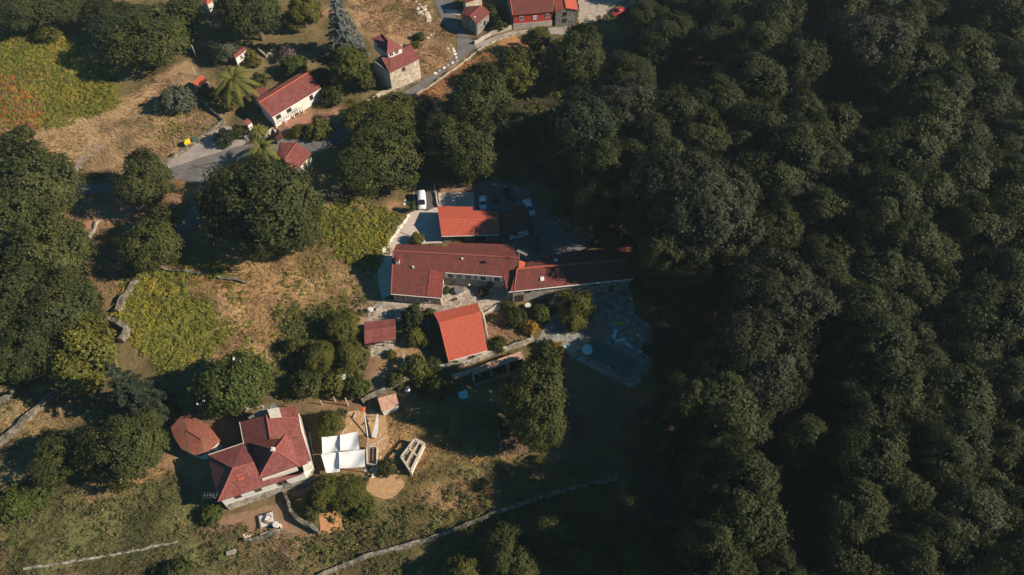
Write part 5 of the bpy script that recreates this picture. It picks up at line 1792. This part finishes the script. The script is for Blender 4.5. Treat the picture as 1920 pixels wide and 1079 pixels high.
PROTO['fir'] = (4.0, 7, 6.0, [(conifer(5, 4.0, 13.0, 'fir', 13, 11, 85, .25, .34), trunk_mesh(5, 12.5, .28, 1.0, limbs=0))])
PROTO['cedar'] = (4.0, 7, 6.5, [(conifer(9, 4.0, 14.0, 'blue', 12, 12, 100, .28, .20, .75), trunk_mesh(9, 13.3, .3, 1.0, limbs=0))])
PROTO['cypress'] = (.7, 2, 1.6, [(crown(77, .7, 1.7, 1.75, 16, 2200, .10, 'bright', spread=.6, lobe=(.35, .5), clump=.1, up=-.9), trunk_mesh(77, 1.8, .08, .3, limbs=0))])


def palm(seed, R, H, fronds):
    rng = np.random.default_rng(seed)
    p, nn, sz, tt = [], [], [], []
    V, Qd = [], []
    for i in range(fronds):
        an = i * 2.399 + rng.uniform(-.1, .1)
        el = rng.uniform(-.1, 1.25) if i > fronds * .3 else rng.uniform(-.5, .3)
        L = R * rng.uniform(.85, 1.1)
        s = np.linspace(.05, 1, 20)
        hx = L * (s * math.cos(el) + .12 * s * s)
        hz = L * (s * math.sin(el) - .62 * s ** 2.2)
        for j in range(19):
            c0 = np.array((math.cos(an) * hx[j], math.sin(an) * hx[j], hz[j]))
            c1 = np.array((math.cos(an) * hx[j + 1], math.sin(an) * hx[j + 1], hz[j + 1]))
            sd = np.array((-math.sin(an), math.cos(an), 0))
            w = L * .15 * math.sin(math.pi * (s[j] * .9 + .1)) ** .6
            for sg in (-1, 1):
                tip = c1 + sd * sg * w + (c1 - c0) * 1.6 - np.array((0, 0, w * .35))
                k = len(V)
                V.extend([c0, tip, tip + (c1 - c0) * .35, c0 + (c1 - c0) * .95])
                Qd.append((k, k + 1, k + 2, k + 3))
    v = np.array(V)
    v[:, 2] += H
    return npmesh('crown', v, Qd, [M['palm']], {'lv': ('FACE', 'FLOAT', np.clip(np.repeat(rng.uniform(0, 1, fronds), 38) * .7 + rng.uniform(0, .3, fronds * 38), 0, 1))})


PROTO['palm'] = (3.6, 2, 4.2, [(palm(3, 3.9, 4.4, 34), trunk_mesh(3, 4.5, .42, 1, 'bark', 0))])
PROTO['yucca'] = (2.0, 1, 2.0, [(palm(8, 2.0, 2.0, 26), trunk_mesh(8, 2.1, .25, 1, 'bark', 0))])
TREE_N = [0]


def tree(kind, u, v, r, label, name='tree', cat='tree', group=None, hz=None, sx=1.0, variant=None):
    """(u,v) middle of the crown in the photograph, r its radius there"""
    R, Rz, zc, L = PROTO[kind]
    s = 1.0
    for _ in range(4):
        h = zc * (s if hz is None else s ** .4 * hz)
        p = P(u, v, h)
        s = metres(r, p) / R
    h = zc * (s if hz is None else s ** .4 * hz)
    p = P(u, v, h)
    TREE_N[0] += 1
    i = (TREE_N[0] * 5) % len(L) if variant is None else variant
    g = Vector((p.x, p.y, float(ground_z(p.x, p.y)) - .05))
    o = empty(name, g, label, cat, group)
    rz = random.uniform(0, 6.28)
    cm, tm = L[i]
    for nm, me in (('crown', cm), ('trunk', tm)):
        if me is None:
            continue
        c = link(bpy.data.objects.new(nm, me))
        c.parent = o
    o.scale = (s * sx, s / sx, h / zc)
    o.rotation_euler = (0, 0, rz if sx == 1.0 else (0 if sx else rz))
    return o


# trees of the village side, one by one
T = [
    ('oak', 290, 68, 84, 'largest dark oak at the upper left, beside the shaded clearing', 'oak_tree'),
    ('oak', 210, 35, 50, 'dark oak crown merging into the left side of the upper left oak', 'oak_tree'),
    ('oak', 55, 20, 62, 'dark oak in the top left corner', 'oak_tree'),
    ('oak', 135, 8, 50, 'shaded oak at the top edge between the corner oak and the largest oak', 'oak_tree'),
    ('olive', 346, 22, 26, 'olive green tree left of the tiny orange kiosk', 'olive_green_tree'),
    ('oak', 475, 22, 58, 'oak with visible pale trunk at the top, above the granary', 'oak_tree'),
    ('olive', 567, 22, 30, 'olive green tree at the top edge left of the blue cedar', 'olive_green_tree'),
    ('olive', 547, 40, 18, 'small olive green bush tree below the top olive tree', 'olive_green_tree'),
    ('cedar', 640, 50, 40, 'blue grey cedar left of the dry slope', 'blue_cedar'),
    ('olive', 652, 128, 38, 'leafy olive green tree left of the two storey white house', 'olive_green_tree'),
    ('bush_dark', 690, 155, 20, 'dark green bush at the left corner of the two storey white house', 'bush'),
    ('greygreen', 424, 95, 20, 'silvery shrub tree left of the granary', 'silvery_tree'),
    ('bush_yellow', 470, 105, 11, 'yellow green bush right of the granary', 'bush'),
    ('bush_olive', 478, 118, 11, 'small olive bush below the granary', 'bush'),
    ('bush_mauve', 540, 102, 14, 'mauve shrub above the balcony house', 'shrub'),
    ('bush_bright', 553, 125, 22, 'fresh green bush above the balcony house roof', 'bush'),
    ('bush_dark', 485, 152, 14, 'dark bush between palm and balcony house', 'bush'),
    ('palm', 436, 150, 40, 'broad palm above the balcony house annex', 'palm_tree'),
    ('palm', 490, 281, 34, 'palm leaning over the road beside the red outbuilding', 'palm_tree'),
    ('yucca', 482, 243, 18, 'spiky yucca in the garden bed above the road palm', 'yucca'),
    ('bush_grey', 330, 189, 29, 'round grey green bush on the dry slope', 'bush'),
    ('bush_olive', 386, 168, 13, 'green bush hugging the tiny white hut', 'bush'),
    ('bush_olive', 425, 190, 22, 'olive bush below the broad palm', 'bush'),
    ('bush_fir', 420, 259, 18, 'dark blue green clipped bush at the road edge', 'bush'),
    ('bush_dark', 446, 248, 12, 'small dark bush right of the clipped roadside bush', 'bush'),
    ('bush_dark', 622, 180, 20, 'dark bush right of the balcony house', 'bush'),
    ('bush_dark', 606, 145, 18, 'dark bush behind the balcony house gable', 'bush'),
    ('bush_olive', 596, 242, 22, 'olive hedge bush in front of the balcony house terrace', 'bush'),
    ('bush_olive', 560, 246, 14, 'low olive hedge bush left in front of the balcony house terrace', 'bush'),
    ('bush_bright', 787, 68, 9, 'tiny green bush alone on the dry slope', 'bush'),
    ('bush_olive', 780, 83, 8, 'small olive bush on the slope behind the two storey house', 'bush'),
    ('bush_bright', 928, 25, 16, 'green bush right of the stone cottage', 'bush'),
    ('bush_bright', 935, 45, 14, 'second green bush between cottage and red house, by the concrete wall', 'bush'),
    ('bush_dark', 45, 252, 16, 'dark round bush below the rusty bracken', 'bush'),
    ('bush_olive', 92, 65, 18, 'olive bush above the yellow bracken', 'bush'),
    ('oak', 70, 345, 78, 'large oak at the top of the left grove', 'oak_tree'),
    ('oak', 15, 430, 78, 'oak at the left edge of the grove', 'oak_tree'),
    ('oak', 95, 465, 76, 'oak in the middle of the left grove', 'oak_tree'),
    ('oak', 30, 560, 78, 'oak on the left edge of the grove, below the middle', 'oak_tree'),
    ('oak', 115, 570, 70, 'oak at the right side of the left grove', 'oak_tree'),
    ('oak', 60, 650, 62, 'oak at the bottom of the left grove', 'oak_tree'),
    ('oak', 160, 620, 40, 'small oak at the lower right corner of the left grove', 'oak_tree'),
    ('oak', -30, 330, 70, 'oak cut by the left edge above the grove middle', 'oak_tree'),
    ('oak', -25, 660, 60, 'oak cut by the left edge at the bottom of the grove', 'oak_tree'),
    ('yellowgreen', 155, 672, 60, 'weeping yellow green tree below the left grove', 'weeping_tree'),
    ('oak', 276, 340, 52, 'round oak standing by the road junction', 'oak_tree'),
    ('oak', 291, 455, 54, 'round oak below the road junction one', 'oak_tree'),
    ('oak', 503, 384, 90, 'largest oak below the road, between the road palm and the golden meadow', 'oak_tree'),
    ('oak', 462, 350, 42, 'oak at the upper left flank of the largest oak below the road', 'oak_tree'),
    ('oak', 560, 430, 44, 'oak at the lower right flank of the largest oak below the road', 'oak_tree'),
    ('oak', 718, 288, 75, 'large oak above the parked white van', 'oak_tree'),
    ('olive', 686, 222, 44, 'olive toned tree behind the oak above the van', 'olive_green_tree'),
    ('olive', 740, 222, 52, 'olive toned tree at the upper right of the oak above the van', 'olive_green_tree'),
    ('greygreen', 788, 205, 20, 'pale shrub tree below the road parapet', 'silvery_tree'),
    ('oak', 845, 275, 55, 'left tree of the pair above the parking pad', 'oak_tree'),
    ('oak', 888, 290, 52, 'right tree of the pair above the parking pad', 'oak_tree'),
    ('olive', 832, 338, 15, 'small olive tree at the top of the parking pad', 'olive_green_tree'),
    ('olive', 868, 333, 14, 'bushy olive tree on the parking verge', 'olive_green_tree'),
    ('oak', 905, 190, 62, 'big oak below the road parapet', 'oak_tree'),
    ('olive', 972, 135, 40, 'upright yellowish tree below the red house lane', 'olive_green_tree'),
    ('oak', 945, 235, 50, 'oak between the parapet oak and the dark wood', 'oak_tree'),
    ('olive', 1010, 78, 26, 'small dark leafed tree on the bank under the red house', 'olive_green_tree'),
    ('oak', 1085, 108, 54, 'grey green broad tree on the bank right of the upright tree', 'oak_tree'),
    ('forest', 1085, 232, 64, 'pale leafed tree standing at the front of the wood, above the parking lot', 'broadleaf_tree'),
    ('fir', 248, 736, 62, 'dark fir with spreading boughs above the double broadleaf trees', 'fir_tree'),
    ('oak', 240, 838, 64, 'dense dark tree at the left of the oval hut', 'oak_tree'),
    ('oak', 275, 790, 34, 'dark crown between the fir and the dense tree', 'oak_tree'),
    ('oak', 115, 850, 46, 'shaded olive tree left of the dense dark tree', 'oak_tree'),
    ('bright', 440, 724, 58, 'glossy green tree with white blossoms above the hipped house', 'flowering_tree'),
    ('yellowgreen', 1054, 562, 20, 'sunlit yellow green tree touching the stone house gutter', 'broadleaf_tree'),
    ('yellowgreen', 1086, 574, 25, 'right hand yellow green tree in front of the stone house', 'broadleaf_tree'),
    ('yellowgreen', 1063, 586, 17, 'small yellow green tree in the middle of the sunlit clump', 'broadleaf_tree'),
    ('yellowgreen', 1077, 604, 20, 'lighter lower bough tree of the sunlit clump by the pool terrace', 'broadleaf_tree'),
    ('greygreen', 1046, 565, 16, 'silvery shrub at the stone house wall', 'silvery_tree'),
    ('bush_dark', 968, 597, 19, 'dark bush at the corner below the stone house', 'bush'),
    ('bush_olive', 953, 575, 11, 'small bush at the courtyard corner by the stone house', 'bush'),
    ('bush_bright', 1014, 586, 17, 'bright rounded bush below the stone house door', 'bush'),
    ('bush_golden', 994, 615, 13, 'golden bush beside the slanted path wall', 'bush'),
    ('bush_golden', 1044, 654, 13, 'orange golden bush at the left tip of the pool terrace', 'bush'),
    ('bush_dark', 1026, 648, 13, 'dark bush left of the orange golden one', 'bush'),
    ('bush_dark', 931, 647, 16, 'dark round bush right of the orange roofed barn', 'bush'),
    ('bush_dark', 776, 594, 22, 'dark bush between the shed and the orange roofed barn', 'bush'),
    ('bush_mauve', 797, 608, 10, 'mauve flowered bush against the orange roofed barn', 'bush'),
    ('bush_yellow', 779, 633, 17, 'yellow green ball bush between shed and barn', 'bush'),
    ('bush_olive', 801, 640, 12, 'olive ball bush touching the yellow green one', 'bush'),
    ('bush_dark', 805, 590, 12, 'small dark bush at the courtyard edge by the barn', 'bush'),
    ('bush_olive', 783, 690, 25, 'wide olive bush left of the barn front', 'bush'),
    ('bush_dark', 812, 688, 17, 'dark bush touching the barn front', 'bush'),
    ('bush_bright', 852, 680, 10, 'small bush at the barn front wall', 'bush'),
    ('bush_dark', 742, 712, 16, 'dark bush alone in the brown garden', 'bush'),
    ('bush_olive', 734, 664, 9, 'tiny bush on the shed terrace', 'bush'),
    ('bush_yellow', 782, 449, 13, 'clipped round yellow green bush on the driveway', 'bush'),
    ('bush_yellow', 931, 376, 7, 'small sunlit bush between the parked cars', 'bush'),
    ('cypress', 774, 388, 6, 'slim small cypress beside the white van', 'cypress'),
    ('bush_bright', 395, 964, 19, 'bright green bush at the lower left corner of the hipped house', 'bush'),
    ('yellowgreen', 619, 790, 24, 'small yellow green tree right of the hipped house', 'fruit_tree'),
    ('olive', 615, 925, 30, 'leafy thicket tree below the white sails', 'thicket_tree'),
    ('olive', 658, 925, 34, 'leafy thicket tree left of the straw patch', 'thicket_tree'),
    ('bush_bright', 680, 950, 20, 'green bush below the straw patch', 'bush'),
    ('bush_dark', 585, 955, 18, 'dark bush inside the curved garden wall', 'bush'),
    ('bush_bright', 30, 948, 30, 'pale green feathery shrub at the left edge', 'shrub'),
    ('bush_bright', 65, 928, 24, 'pale green shrub right of the feathery one at the left edge', 'shrub'),
    ('bush_bright', 1008, 862, 9, 'lone little bush at the edge of the forest shadow', 'bush'),
    ('bush_dark', 725, 878, 15, 'dark bush below the timber frame', 'bush'),
    ('bush_olive', 842, 720, 15, 'shaded bush beside the blue tent', 'bush'),
    ('bush_dark', 820, 728, 22, 'shaded dark bush below the garden wall', 'bush'),
    ('bush_dark', 835, 545, 8, 'dark shrub by the round courtyard table', 'shrub'),
    ('bush_olive', 905, 548, 9, 'shrub in the bed by the farmhouse door', 'shrub'),
    ('bush_dark', 790, 725, 14, 'small shaded bush near the grey tank', 'bush'),
    ('oak', 950, 1045, 48, 'pale tree in the bottom strip below the diagonal wall', 'oak_tree'),
    ('olive', 1050, 1000, 40, 'olive tree right of the pale tree below the diagonal wall', 'olive_green_tree'),
    ('oak', 1105, 1045, 52, 'oak in the bottom strip left of the forest shadow', 'oak_tree'),
    ('olive', 1195, 1062, 44, 'olive tree at the bottom edge in the forest shadow', 'olive_green_tree'),
    ('olive', 870, 1075, 36, 'tree cut by the bottom edge left of the pale tree', 'olive_green_tree'),
    ('bush_dark', 335, 1078, 26, 'dark bush cut by the bottom edge', 'bush'),
    ('olive', 642, 612, 30, 'dark thicket tree on the right of the golden meadow', 'thicket_tree'),
    ('olive', 604, 672, 27, 'thicket tree in the lower left of the dark thicket', 'thicket_tree'),
    ('olive', 655, 665, 26, 'thicket tree left of the brown garden', 'thicket_tree'),
    ('bush_dark', 580, 722, 26, 'dark low bush at the bottom of the thicket', 'bush'),
    ('bush_olive', 625, 722, 24, 'olive low bush around the white box', 'bush'),
    ('bush_bright', 668, 725, 22, 'bright low bush at the garden edge of the thicket', 'bush'),
    ('bush_olive', 555, 650, 16, 'small bush at the meadow side of the thicket', 'bush'),
]
for kd, u, v, r, lab, nm in T:
    cat = {'bush': 'bush', 'shrub': 'shrub', 'palm_tree': 'palm', 'yucca': 'plant'}.get(nm, 'tree')
    o = tree(kd, u, v, r, lab, nm, cat, hz=.6 if nm == 'thicket_tree' else .62 if v < 45 and u < 240 and kd == 'oak' else .75 if (u, v) in ((718, 288), (686, 222), (740, 222), (290, 68)) else None)
    if nm == 'flowering_tree':
        rng = np.random.default_rng(2)
        me = o.children[0].data if o.children[0].name.startswith('crown') else o.children[1].data
        n = len(me.polygons)
        cs = np.zeros(n * 3, np.float32)
        me.polygons.foreach_get('center', cs)
        cs = cs.reshape(-1, 3)
        ok = cs[(cs[:, 2] > 4.6)]
        pick = ok[rng.choice(len(ok), 14, replace=False)] * np.array((1.04, 1.04, 1.03))
        vv, qq = leaf_quads(np.repeat(pick, 4, 0) + rng.normal(size=(56, 3)) * .05, np.tile((.4, -.2, 1.0), (56, 1)) + rng.normal(size=(56, 3)) * .4, np.full(56, .15), rng, .8)
        c = link(bpy.data.objects.new('blossoms', npmesh('blossoms', vv, qq, [M['white']])))
        c.parent = o
tree('oak', 1005, 738, 62, 'tall lone tree at the edge of the forest shadow, left of the pool', 'broadleaf_tree', hz=1.3)
tree('oak', 1015, 790, 52, 'lower crown of the tall lone tree by the shaded paddock', 'broadleaf_tree', hz=1.15)
tree('oak', 1014, 702, 36, 'upper crown of the tall lone tree left of the pool', 'broadleaf_tree', hz=.8)

# the wood on the right
FT = [(1255, 75, 52), (1350, 85, 52), (1450, 40, 55), (1480, 130, 52), (1540, 15, 35), (1185, 145, 44), (1165, 200, 50), (1265, 210, 46), (1335, 195, 46), (1405, 160, 52), (1375, 225, 42), (1120, 255, 42), (1225, 265, 40), (1315, 265, 40), (1385, 285, 34), (1290, 20, 48), (1370, 15, 44), (1215, 30, 36), (1420, 95, 44), (1430, 245, 40),
      (1630, 85, 55), (1600, 125, 46), (1690, 125, 50), (1695, 45, 44), (1580, 15, 40), (1750, 20, 60), (1800, 105, 56), (1875, 50, 64), (1655, 170, 46), (1765, 175, 50), (1840, 190, 60), (1905, 130, 52), (1640, 15, 40), (1830, 15, 46),
      (1540, 245, 52), (1480, 285, 46), (1490, 230, 44), (1440, 325, 44), (1630, 240, 52), (1725, 240, 52), (1680, 285, 52), (1795, 325, 70), (1880, 350, 54), (1815, 440, 48), (1480, 370, 48), (1540, 415, 52), (1580, 350, 48), (1660, 385, 55), (1720, 385, 44), (1550, 470, 52), (1635, 450, 48), (1700, 465, 52), (1445, 435, 46), (1745, 495, 46), (1870, 525, 48), (1775, 535, 44), (1640, 520, 52), (1540, 320, 46), (1610, 300, 40), (1890, 270, 50), (1880, 440, 46), (1800, 250, 46),
      (1490, 660, 46), (1600, 600, 58), (1660, 575, 48), (1630, 660, 58), (1590, 730, 50), (1610, 785, 50), (1500, 840, 56), (1580, 840, 58), (1620, 870, 54), (1380, 920, 60), (1380, 990, 58), (1360, 1050, 54), (1590, 940, 54), (1605, 1000, 55), (1580, 1050, 54), (1310, 690, 56), (1350, 770, 66), (1335, 835, 50), (1290, 760, 46),
      (1720, 570, 54), (1840, 600, 68), (1780, 610, 50), (1725, 705, 62), (1810, 665, 55), (1875, 740, 55), (1785, 750, 55), (1720, 790, 54), (1785, 820, 50), (1880, 840, 58), (1690, 850, 50), (1755, 870, 46), (1680, 930, 50), (1675, 990, 46), (1790, 965, 70), (1850, 955, 58), (1895, 990, 60), (1700, 1060, 54), (1650, 1050, 44), (1800, 1060, 60), (1885, 1070, 56), (1880, 560, 58), (1680, 640, 44), (1560, 560, 46), (1550, 520, 40), (1840, 900, 46), (1740, 1010, 48), (1670, 740, 44),
      (1060, 290, 48), (1120, 330, 48), (1180, 310, 44), (1110, 395, 38), (1170, 392, 38), (1240, 330, 46), (1240, 470, 44), (1275, 520, 46), (1222, 530, 28), (1262, 650, 40), (1285, 600, 50), (1090, 375, 40), (1340, 960, 46), (1325, 1030, 46), (1315, 890, 40), (1450, 1075, 50), (1320, 1085, 50)]
FB = [(1290, 392, 116, 0), (1452, 575, 98, 1), (1400, 690, 92, 2)]
extra = [(x, y, 52) for x in (1975, 2060, 2150) for y in range(-30, 1200, 95)] + [(x, -45, 50) for x in range(1230, 1930, 85)] + [(x, 1130, 52) for x in range(1340, 1930, 90)]


def zone_label(u, v):
    if u > 1920 or v < -20 or v > 1100:
        return 'dark broadleaf tree at the outer rim of the wood', 'trees at the outer rim of the wood'
    if u < 1250 and 240 < v < 700:
        return 'shaded broadleaf tree at the wood edge behind the parking lot and pool', 'shaded trees at the wood edge'
    a = 'upper' if v < 360 else ('middle' if v < 720 else 'lower')
    b = 'left' if u < 1480 else ('central' if u < 1700 else 'right hand')
    return f'dark broadleaf tree in the {a} {b} part of the wood', f'trees in the {a} {b} part of the wood'


for u, v, r, i in FB:
    lab = ['huge sunlit tree at the wood edge beside the stone house', 'huge pale topped tree in the wood right of the pool', 'huge broad tree in the wood, lower right of the pool'][i]
    tree('forest_big', u, v, r, lab, 'broadleaf_tree', hz=1.05, variant=i)
for u, v, r in FT + extra:
    lab, g = zone_label(u, v)
    kd = 'forest_olive' if (u * 7 + v * 13) % 5 == 0 else 'forest'
    if (u, v) in ((1630, 85), (1165, 200), (1085, 232), (1480, 370)):
        kd = 'forest_grey'
    if (u, v) in ((1450, 40), (1480, 130), (1690, 125), (1815, 440), (1790, 965), (1540, 15), (1385, 285), (1120, 255), (1630, 660)):
        kd = 'forest_olive'
    tree(kd, u + random.uniform(-6, 6), v + random.uniform(-6, 6), r * (random.uniform(.98, 1.1) if u < 1300 else random.uniform(.86, 1.28)), lab, 'broadleaf_tree', group=g, hz=(1.03 if u < 1290 else random.uniform(.84, 1.2)) * (.55 if u < 1340 and v < 160 else .68 if u < 1110 and v < 400 else .62 if u < 1330 and 500 < v < 700 else 1.18 if u < 1290 and 310 < v < 500 else .92 if u < 1280 and 240 < v < 700 else 1.3 if u < 1420 and v > 820 else 1.08 if u < 1420 and v > 240 else .95))

for u, v, r in [(1325, 905, 40), (1330, 960, 42), (1345, 1015, 42), (1300, 870, 38), (1320, 1060, 40), (1420, 930, 44), (1430, 1000, 44), (1300, 820, 38)]:  # low crowns added to stop sun slipping beneath the tall trees
    tree('forest', u, v, r, 'low dark understory tree added to block low sun beneath the lower left edge of the wood', 'broadleaf_tree', group='understory trees added to block low sun at the lower left wood edge', hz=.52)

# ------------------------------------------------------------------ bracken, weeds and dry grass
def scatter(polys, dens, seed):
    """random ground points inside outlines of the photograph"""
    rng = np.random.default_rng(seed)
    X = []
    for poly in polys:
        w = np.array([[P(u, v).x, P(u, v).y] for u, v in poly])
        lo, hi = w.min(0) - 2, w.max(0) + 2
        n = int((hi - lo).prod() * dens)
        q = rng.uniform(lo, hi, (n, 2))
        jx = q[:, 0] + (fbm(q[:, 0], q[:, 1], 4, 91, 3) - .5) * 5
        jy = q[:, 1] + (fbm(q[:, 0], q[:, 1], 4, 95, 3) - .5) * 5
        u, v = pix(jx, jy, 0)
        X.append(q[inpoly(u, v, poly)])
    return np.concatenate(X), rng


def clumps(name, polys, dens, r, h, per, ls, cols, seed, thin=0.0):
    pts, rng = scatter(polys, dens, seed)
    if thin:
        pts = pts[fbm(pts[:, 0], pts[:, 1], 5, seed + 3, 4) > thin]
    n = len(pts)
    size = rng.uniform(.55, 1.3, n)
    d = rng.normal(size=(n, per, 3))
    d[..., 2] = np.abs(d[..., 2])
    d /= np.linalg.norm(d, axis=2, keepdims=True)
    p = np.zeros((n, per, 3))
    p[..., :2] = pts[:, None, :] + d[..., :2] * r * size[:, None, None] * rng.uniform(.6, 1, (n, per, 1))
    p[..., 2] = ground_z(pts[:, 0], pts[:, 1])[:, None] + .05 + d[..., 2] * h * size[:, None]
    nn = d * .8 + np.array((0, 0, .5)) + rng.normal(size=(n, per, 3)) * .4
    v, q = leaf_quads(p.reshape(-1, 3), nn.reshape(-1, 3), (ls * rng.uniform(.6, 1.3, n * per)), rng, .5)
    k = fbm(pts[:, 0], pts[:, 1], 6, seed + 7, 4) * 1.5 - .25 + rng.normal(size=n) * .15
    k = np.clip(k, 0, .999) * (len(cols) - 1)
    i = k.astype(int)
    C = np.array(cols)
    c = C[i] * (1 - (k - i))[:, None] + C[np.minimum(i + 1, len(cols) - 1)] * (k - i)[:, None]
    c = np.repeat(c, per, 0) * rng.uniform(.65, 1.35, (n * per, 1))
    o = link(bpy.data.objects.new(name, npmesh(name, v, q, [M['bracken']], {'tint': ('FACE', 'FLOAT_COLOR', np.concatenate([c, np.ones((len(c), 1))], 1))})))
    return o


YG = [(.27, .225, .028), (.175, .18, .028), (.115, .135, .024), (.33, .24, .034)]
tag(clumps('bracken', [[(-150, 60), (100, 50), (215, 130), (222, 205), (120, 238), (-150, 250)], [(590, 378), (700, 388), (762, 402), (722, 465), (700, 508), (640, 495), (606, 440)], [(235, 510), (330, 515), (420, 590), (425, 640), (360, 705), (250, 665), (215, 590)], [(330, 480), (420, 490), (430, 540), (330, 520)]], 1.9, .65, .45, 24, .17, YG, 11), 'yellow green bracken covering the open slopes', 'bracken', kind='stuff')
tag(clumps('rusty_bracken', [[(-150, 120), (30, 150), (70, 200), (75, 240), (40, 262), (-150, 270)], [(40, 190), (80, 205), (70, 240), (30, 245)]], 1.7, .6, .4, 22, .16, [(.36, .13, .06), (.25, .15, .08), (.44, .12, .04), (.19, .14, .07)], 12), 'rust coloured dying bracken at the upper left', 'bracken', kind='stuff')
tag(clumps('fern_patches', [[(540, 500), (620, 470), (700, 480), (700, 560), (640, 590), (560, 660), (500, 640)], [(400, 500), (470, 520), (440, 640), (400, 620)], [(390, 640), (480, 600), (560, 660), (520, 730), (400, 690)], [(270, 215), (380, 200), (415, 228), (340, 275), (280, 260)], [(600, 390), (760, 385), (720, 480), (620, 480)]], 1.1, .45, .45, 14, .17, YG, 19, .45), 'sparse yellow green ferns in the dry meadow', 'fern', kind='stuff')
tag(clumps('weeds', [[(0, 930), (330, 910), (420, 985), (600, 1000), (760, 930), (990, 850), (1120, 895), (1000, 945), (800, 1018), (620, 1079), (0, 1079)], [(620, 1085), (800, 1022), (1000, 947), (1160, 905), (1250, 1085)], [(520, 580), (690, 560), (690, 750), (520, 750)], [(0, 690), (110, 690), (170, 760), (60, 900), (0, 900)]], .85, .6, .45, 14, .20, [(.13, .11, .04), (.09, .095, .03), (.06, .07, .022), (.18, .13, .06)], 13, .40), 'low green and brown weeds in the lower meadow', 'weeds', kind='stuff')
tag(clumps('green_undergrowth', [[(540, 575), (690, 555), (695, 750), (520, 755), (500, 700)], [(590, 885), (690, 890), (690, 960), (640, 1000), (590, 960)], [(700, 965), (860, 930), (940, 950), (700, 1040), (600, 1060), (560, 1030)], [(920, 960), (1100, 915), (1180, 960), (1250, 1085), (820, 1085), (840, 1010)], [(800, 760), (930, 730), (950, 850), (820, 830)], [(1060, 900), (1230, 760), (1300, 860), (1330, 1085), (1180, 1085)], [(500, 130), (640, 160), (640, 200), (520, 130)], [(1180, 0), (1000, 100), (900, 90), (860, 200), (1000, 320), (1100, 100)]], .7, .8, .8, 20, .22, [(.05, .06, .018), (.08, .09, .022), (.11, .115, .03), (.06, .065, .022)], 14, .38), 'bushy green undergrowth', 'undergrowth', kind='stuff')


def grass(name, polys, dens, seed, blade=.42, gain=.95, lay=.75):
    pts, rng = scatter(polys, dens, seed)
    n = len(pts)
    per = 7
    c = ground_colour(pts[:, 0], pts[:, 1])
    c = c * tone(pts[:, 0], pts[:, 1])[:, None]
    ang = (fbm(pts[:, 0], pts[:, 1], 7, seed + 5, 2) * 9)[:, None] + rng.normal(size=(n, per)) * .8
    L = blade * rng.uniform(.5, 1.3, (n, per))
    bx = pts[:, 0:1] + rng.normal(size=(n, per)) * .22
    by = pts[:, 1:2] + rng.normal(size=(n, per)) * .16
    bz = np.repeat(ground_z(pts[:, 0], pts[:, 1])[:, None], per, 1)
    b0 = np.stack([bx, by, bz], -1)
    dr = np.stack([np.cos(ang) * lay, np.sin(ang) * lay, np.full((n, per), .62)], -1)
    sd = np.stack([-np.sin(ang), np.cos(ang), np.zeros((n, per))], -1)
    w = .055 * rng.uniform(.6, 1.4, (n, per))[..., None]
    tip = b0 + dr * L[..., None]
    v = np.stack([b0 - sd * w, b0 + sd * w, tip + sd * w * .5, tip - sd * w * .5], 2).reshape(-1, 3)
    q = np.arange(len(v)).reshape(-1, 4)
    cc = np.repeat(c, per, 0) * gain * rng.uniform(.72, 1.3, (n * per, 1))
    return link(bpy.data.objects.new(name, npmesh(name, v, q, [M['tint']], {'tint': ('FACE', 'FLOAT_COLOR', np.concatenate([cc, np.ones((len(cc), 1))], 1))})))


tag(grass('dry_grass', [[(-150, 235), (80, 235), (215, 200), (245, 160), (330, 140), (415, 195), (415, 228), (360, 258), (305, 303), (250, 328), (155, 343), (120, 300), (-150, 285)],
                        [(640, -20), (795, -20), (812, 20), (850, 75), (852, 100), (830, 118), (790, 145), (770, 75), (690, 60), (660, 30)],
                        [(320, 440), (420, 385), (600, 370), (690, 470), (705, 520), (675, 580), (600, 650), (500, 690), (430, 710), (385, 680), (430, 600), (320, 530), (300, 490)],
                        [(150, 430), (225, 420), (230, 500), (240, 515), (215, 560), (170, 540)],
                        [(725, 780), (760, 770), (850, 810), (1000, 850), (880, 880), (760, 910), (735, 880)],
                        [(780, 185), (880, 115), (915, 90), (1005, 68), (950, 105), (880, 150), (800, 200)]], 4.0, 21), 'straw coloured dry grass on the sunny slopes', 'grass', kind='stuff')
tag(grass('meadow_grass', [[(-20, 920), (330, 890), (420, 985), (560, 1020), (760, 930), (990, 850), (1120, 895), (1000, 940), (800, 1014), (640, 1065), (590, 1090), (-20, 1090)],
                           [(0, 690), (110, 690), (200, 760), (160, 800), (60, 900), (0, 900)],
                           [(620, 1085), (800, 1022), (1000, 947), (1150, 908), (1250, 1085)],
                           [(910, 595), (1000, 595), (1005, 638), (930, 662), (918, 640)]], 3.0, 22, .45), 'olive and brown grass of the lower meadow', 'grass', kind='stuff')
print('trees', TREE_N[0], 'objects', len(SC.objects))

# ------------------------------------------------------------------ the thin morning air
bm = bmesh.new()
bmesh.ops.create_cube(bm, size=1)
for w in bm.verts:
    w.co = Vector((w.co.x * 6100, 500 + w.co.y * 7100, 61 + w.co.z * 126))
me = bpy.data.meshes.new('haze')
bm.to_mesh(me)
bm.free()
m = bpy.data.materials.new('thin_air')
m.use_nodes = True
t = m.node_tree
t.nodes.remove(t.nodes['Principled BSDF'])
pv = N(t, 'ShaderNodeVolumePrincipled', Density=.00010)
pv.inputs['Color'].default_value = (.80, .92, 1.0, 1)
t.links.new(pv.outputs[0], t.nodes['Material Output'].inputs['Volume'])
me.materials.append(m)
tag(link(bpy.data.objects.new('haze', me)), kind='stuff')
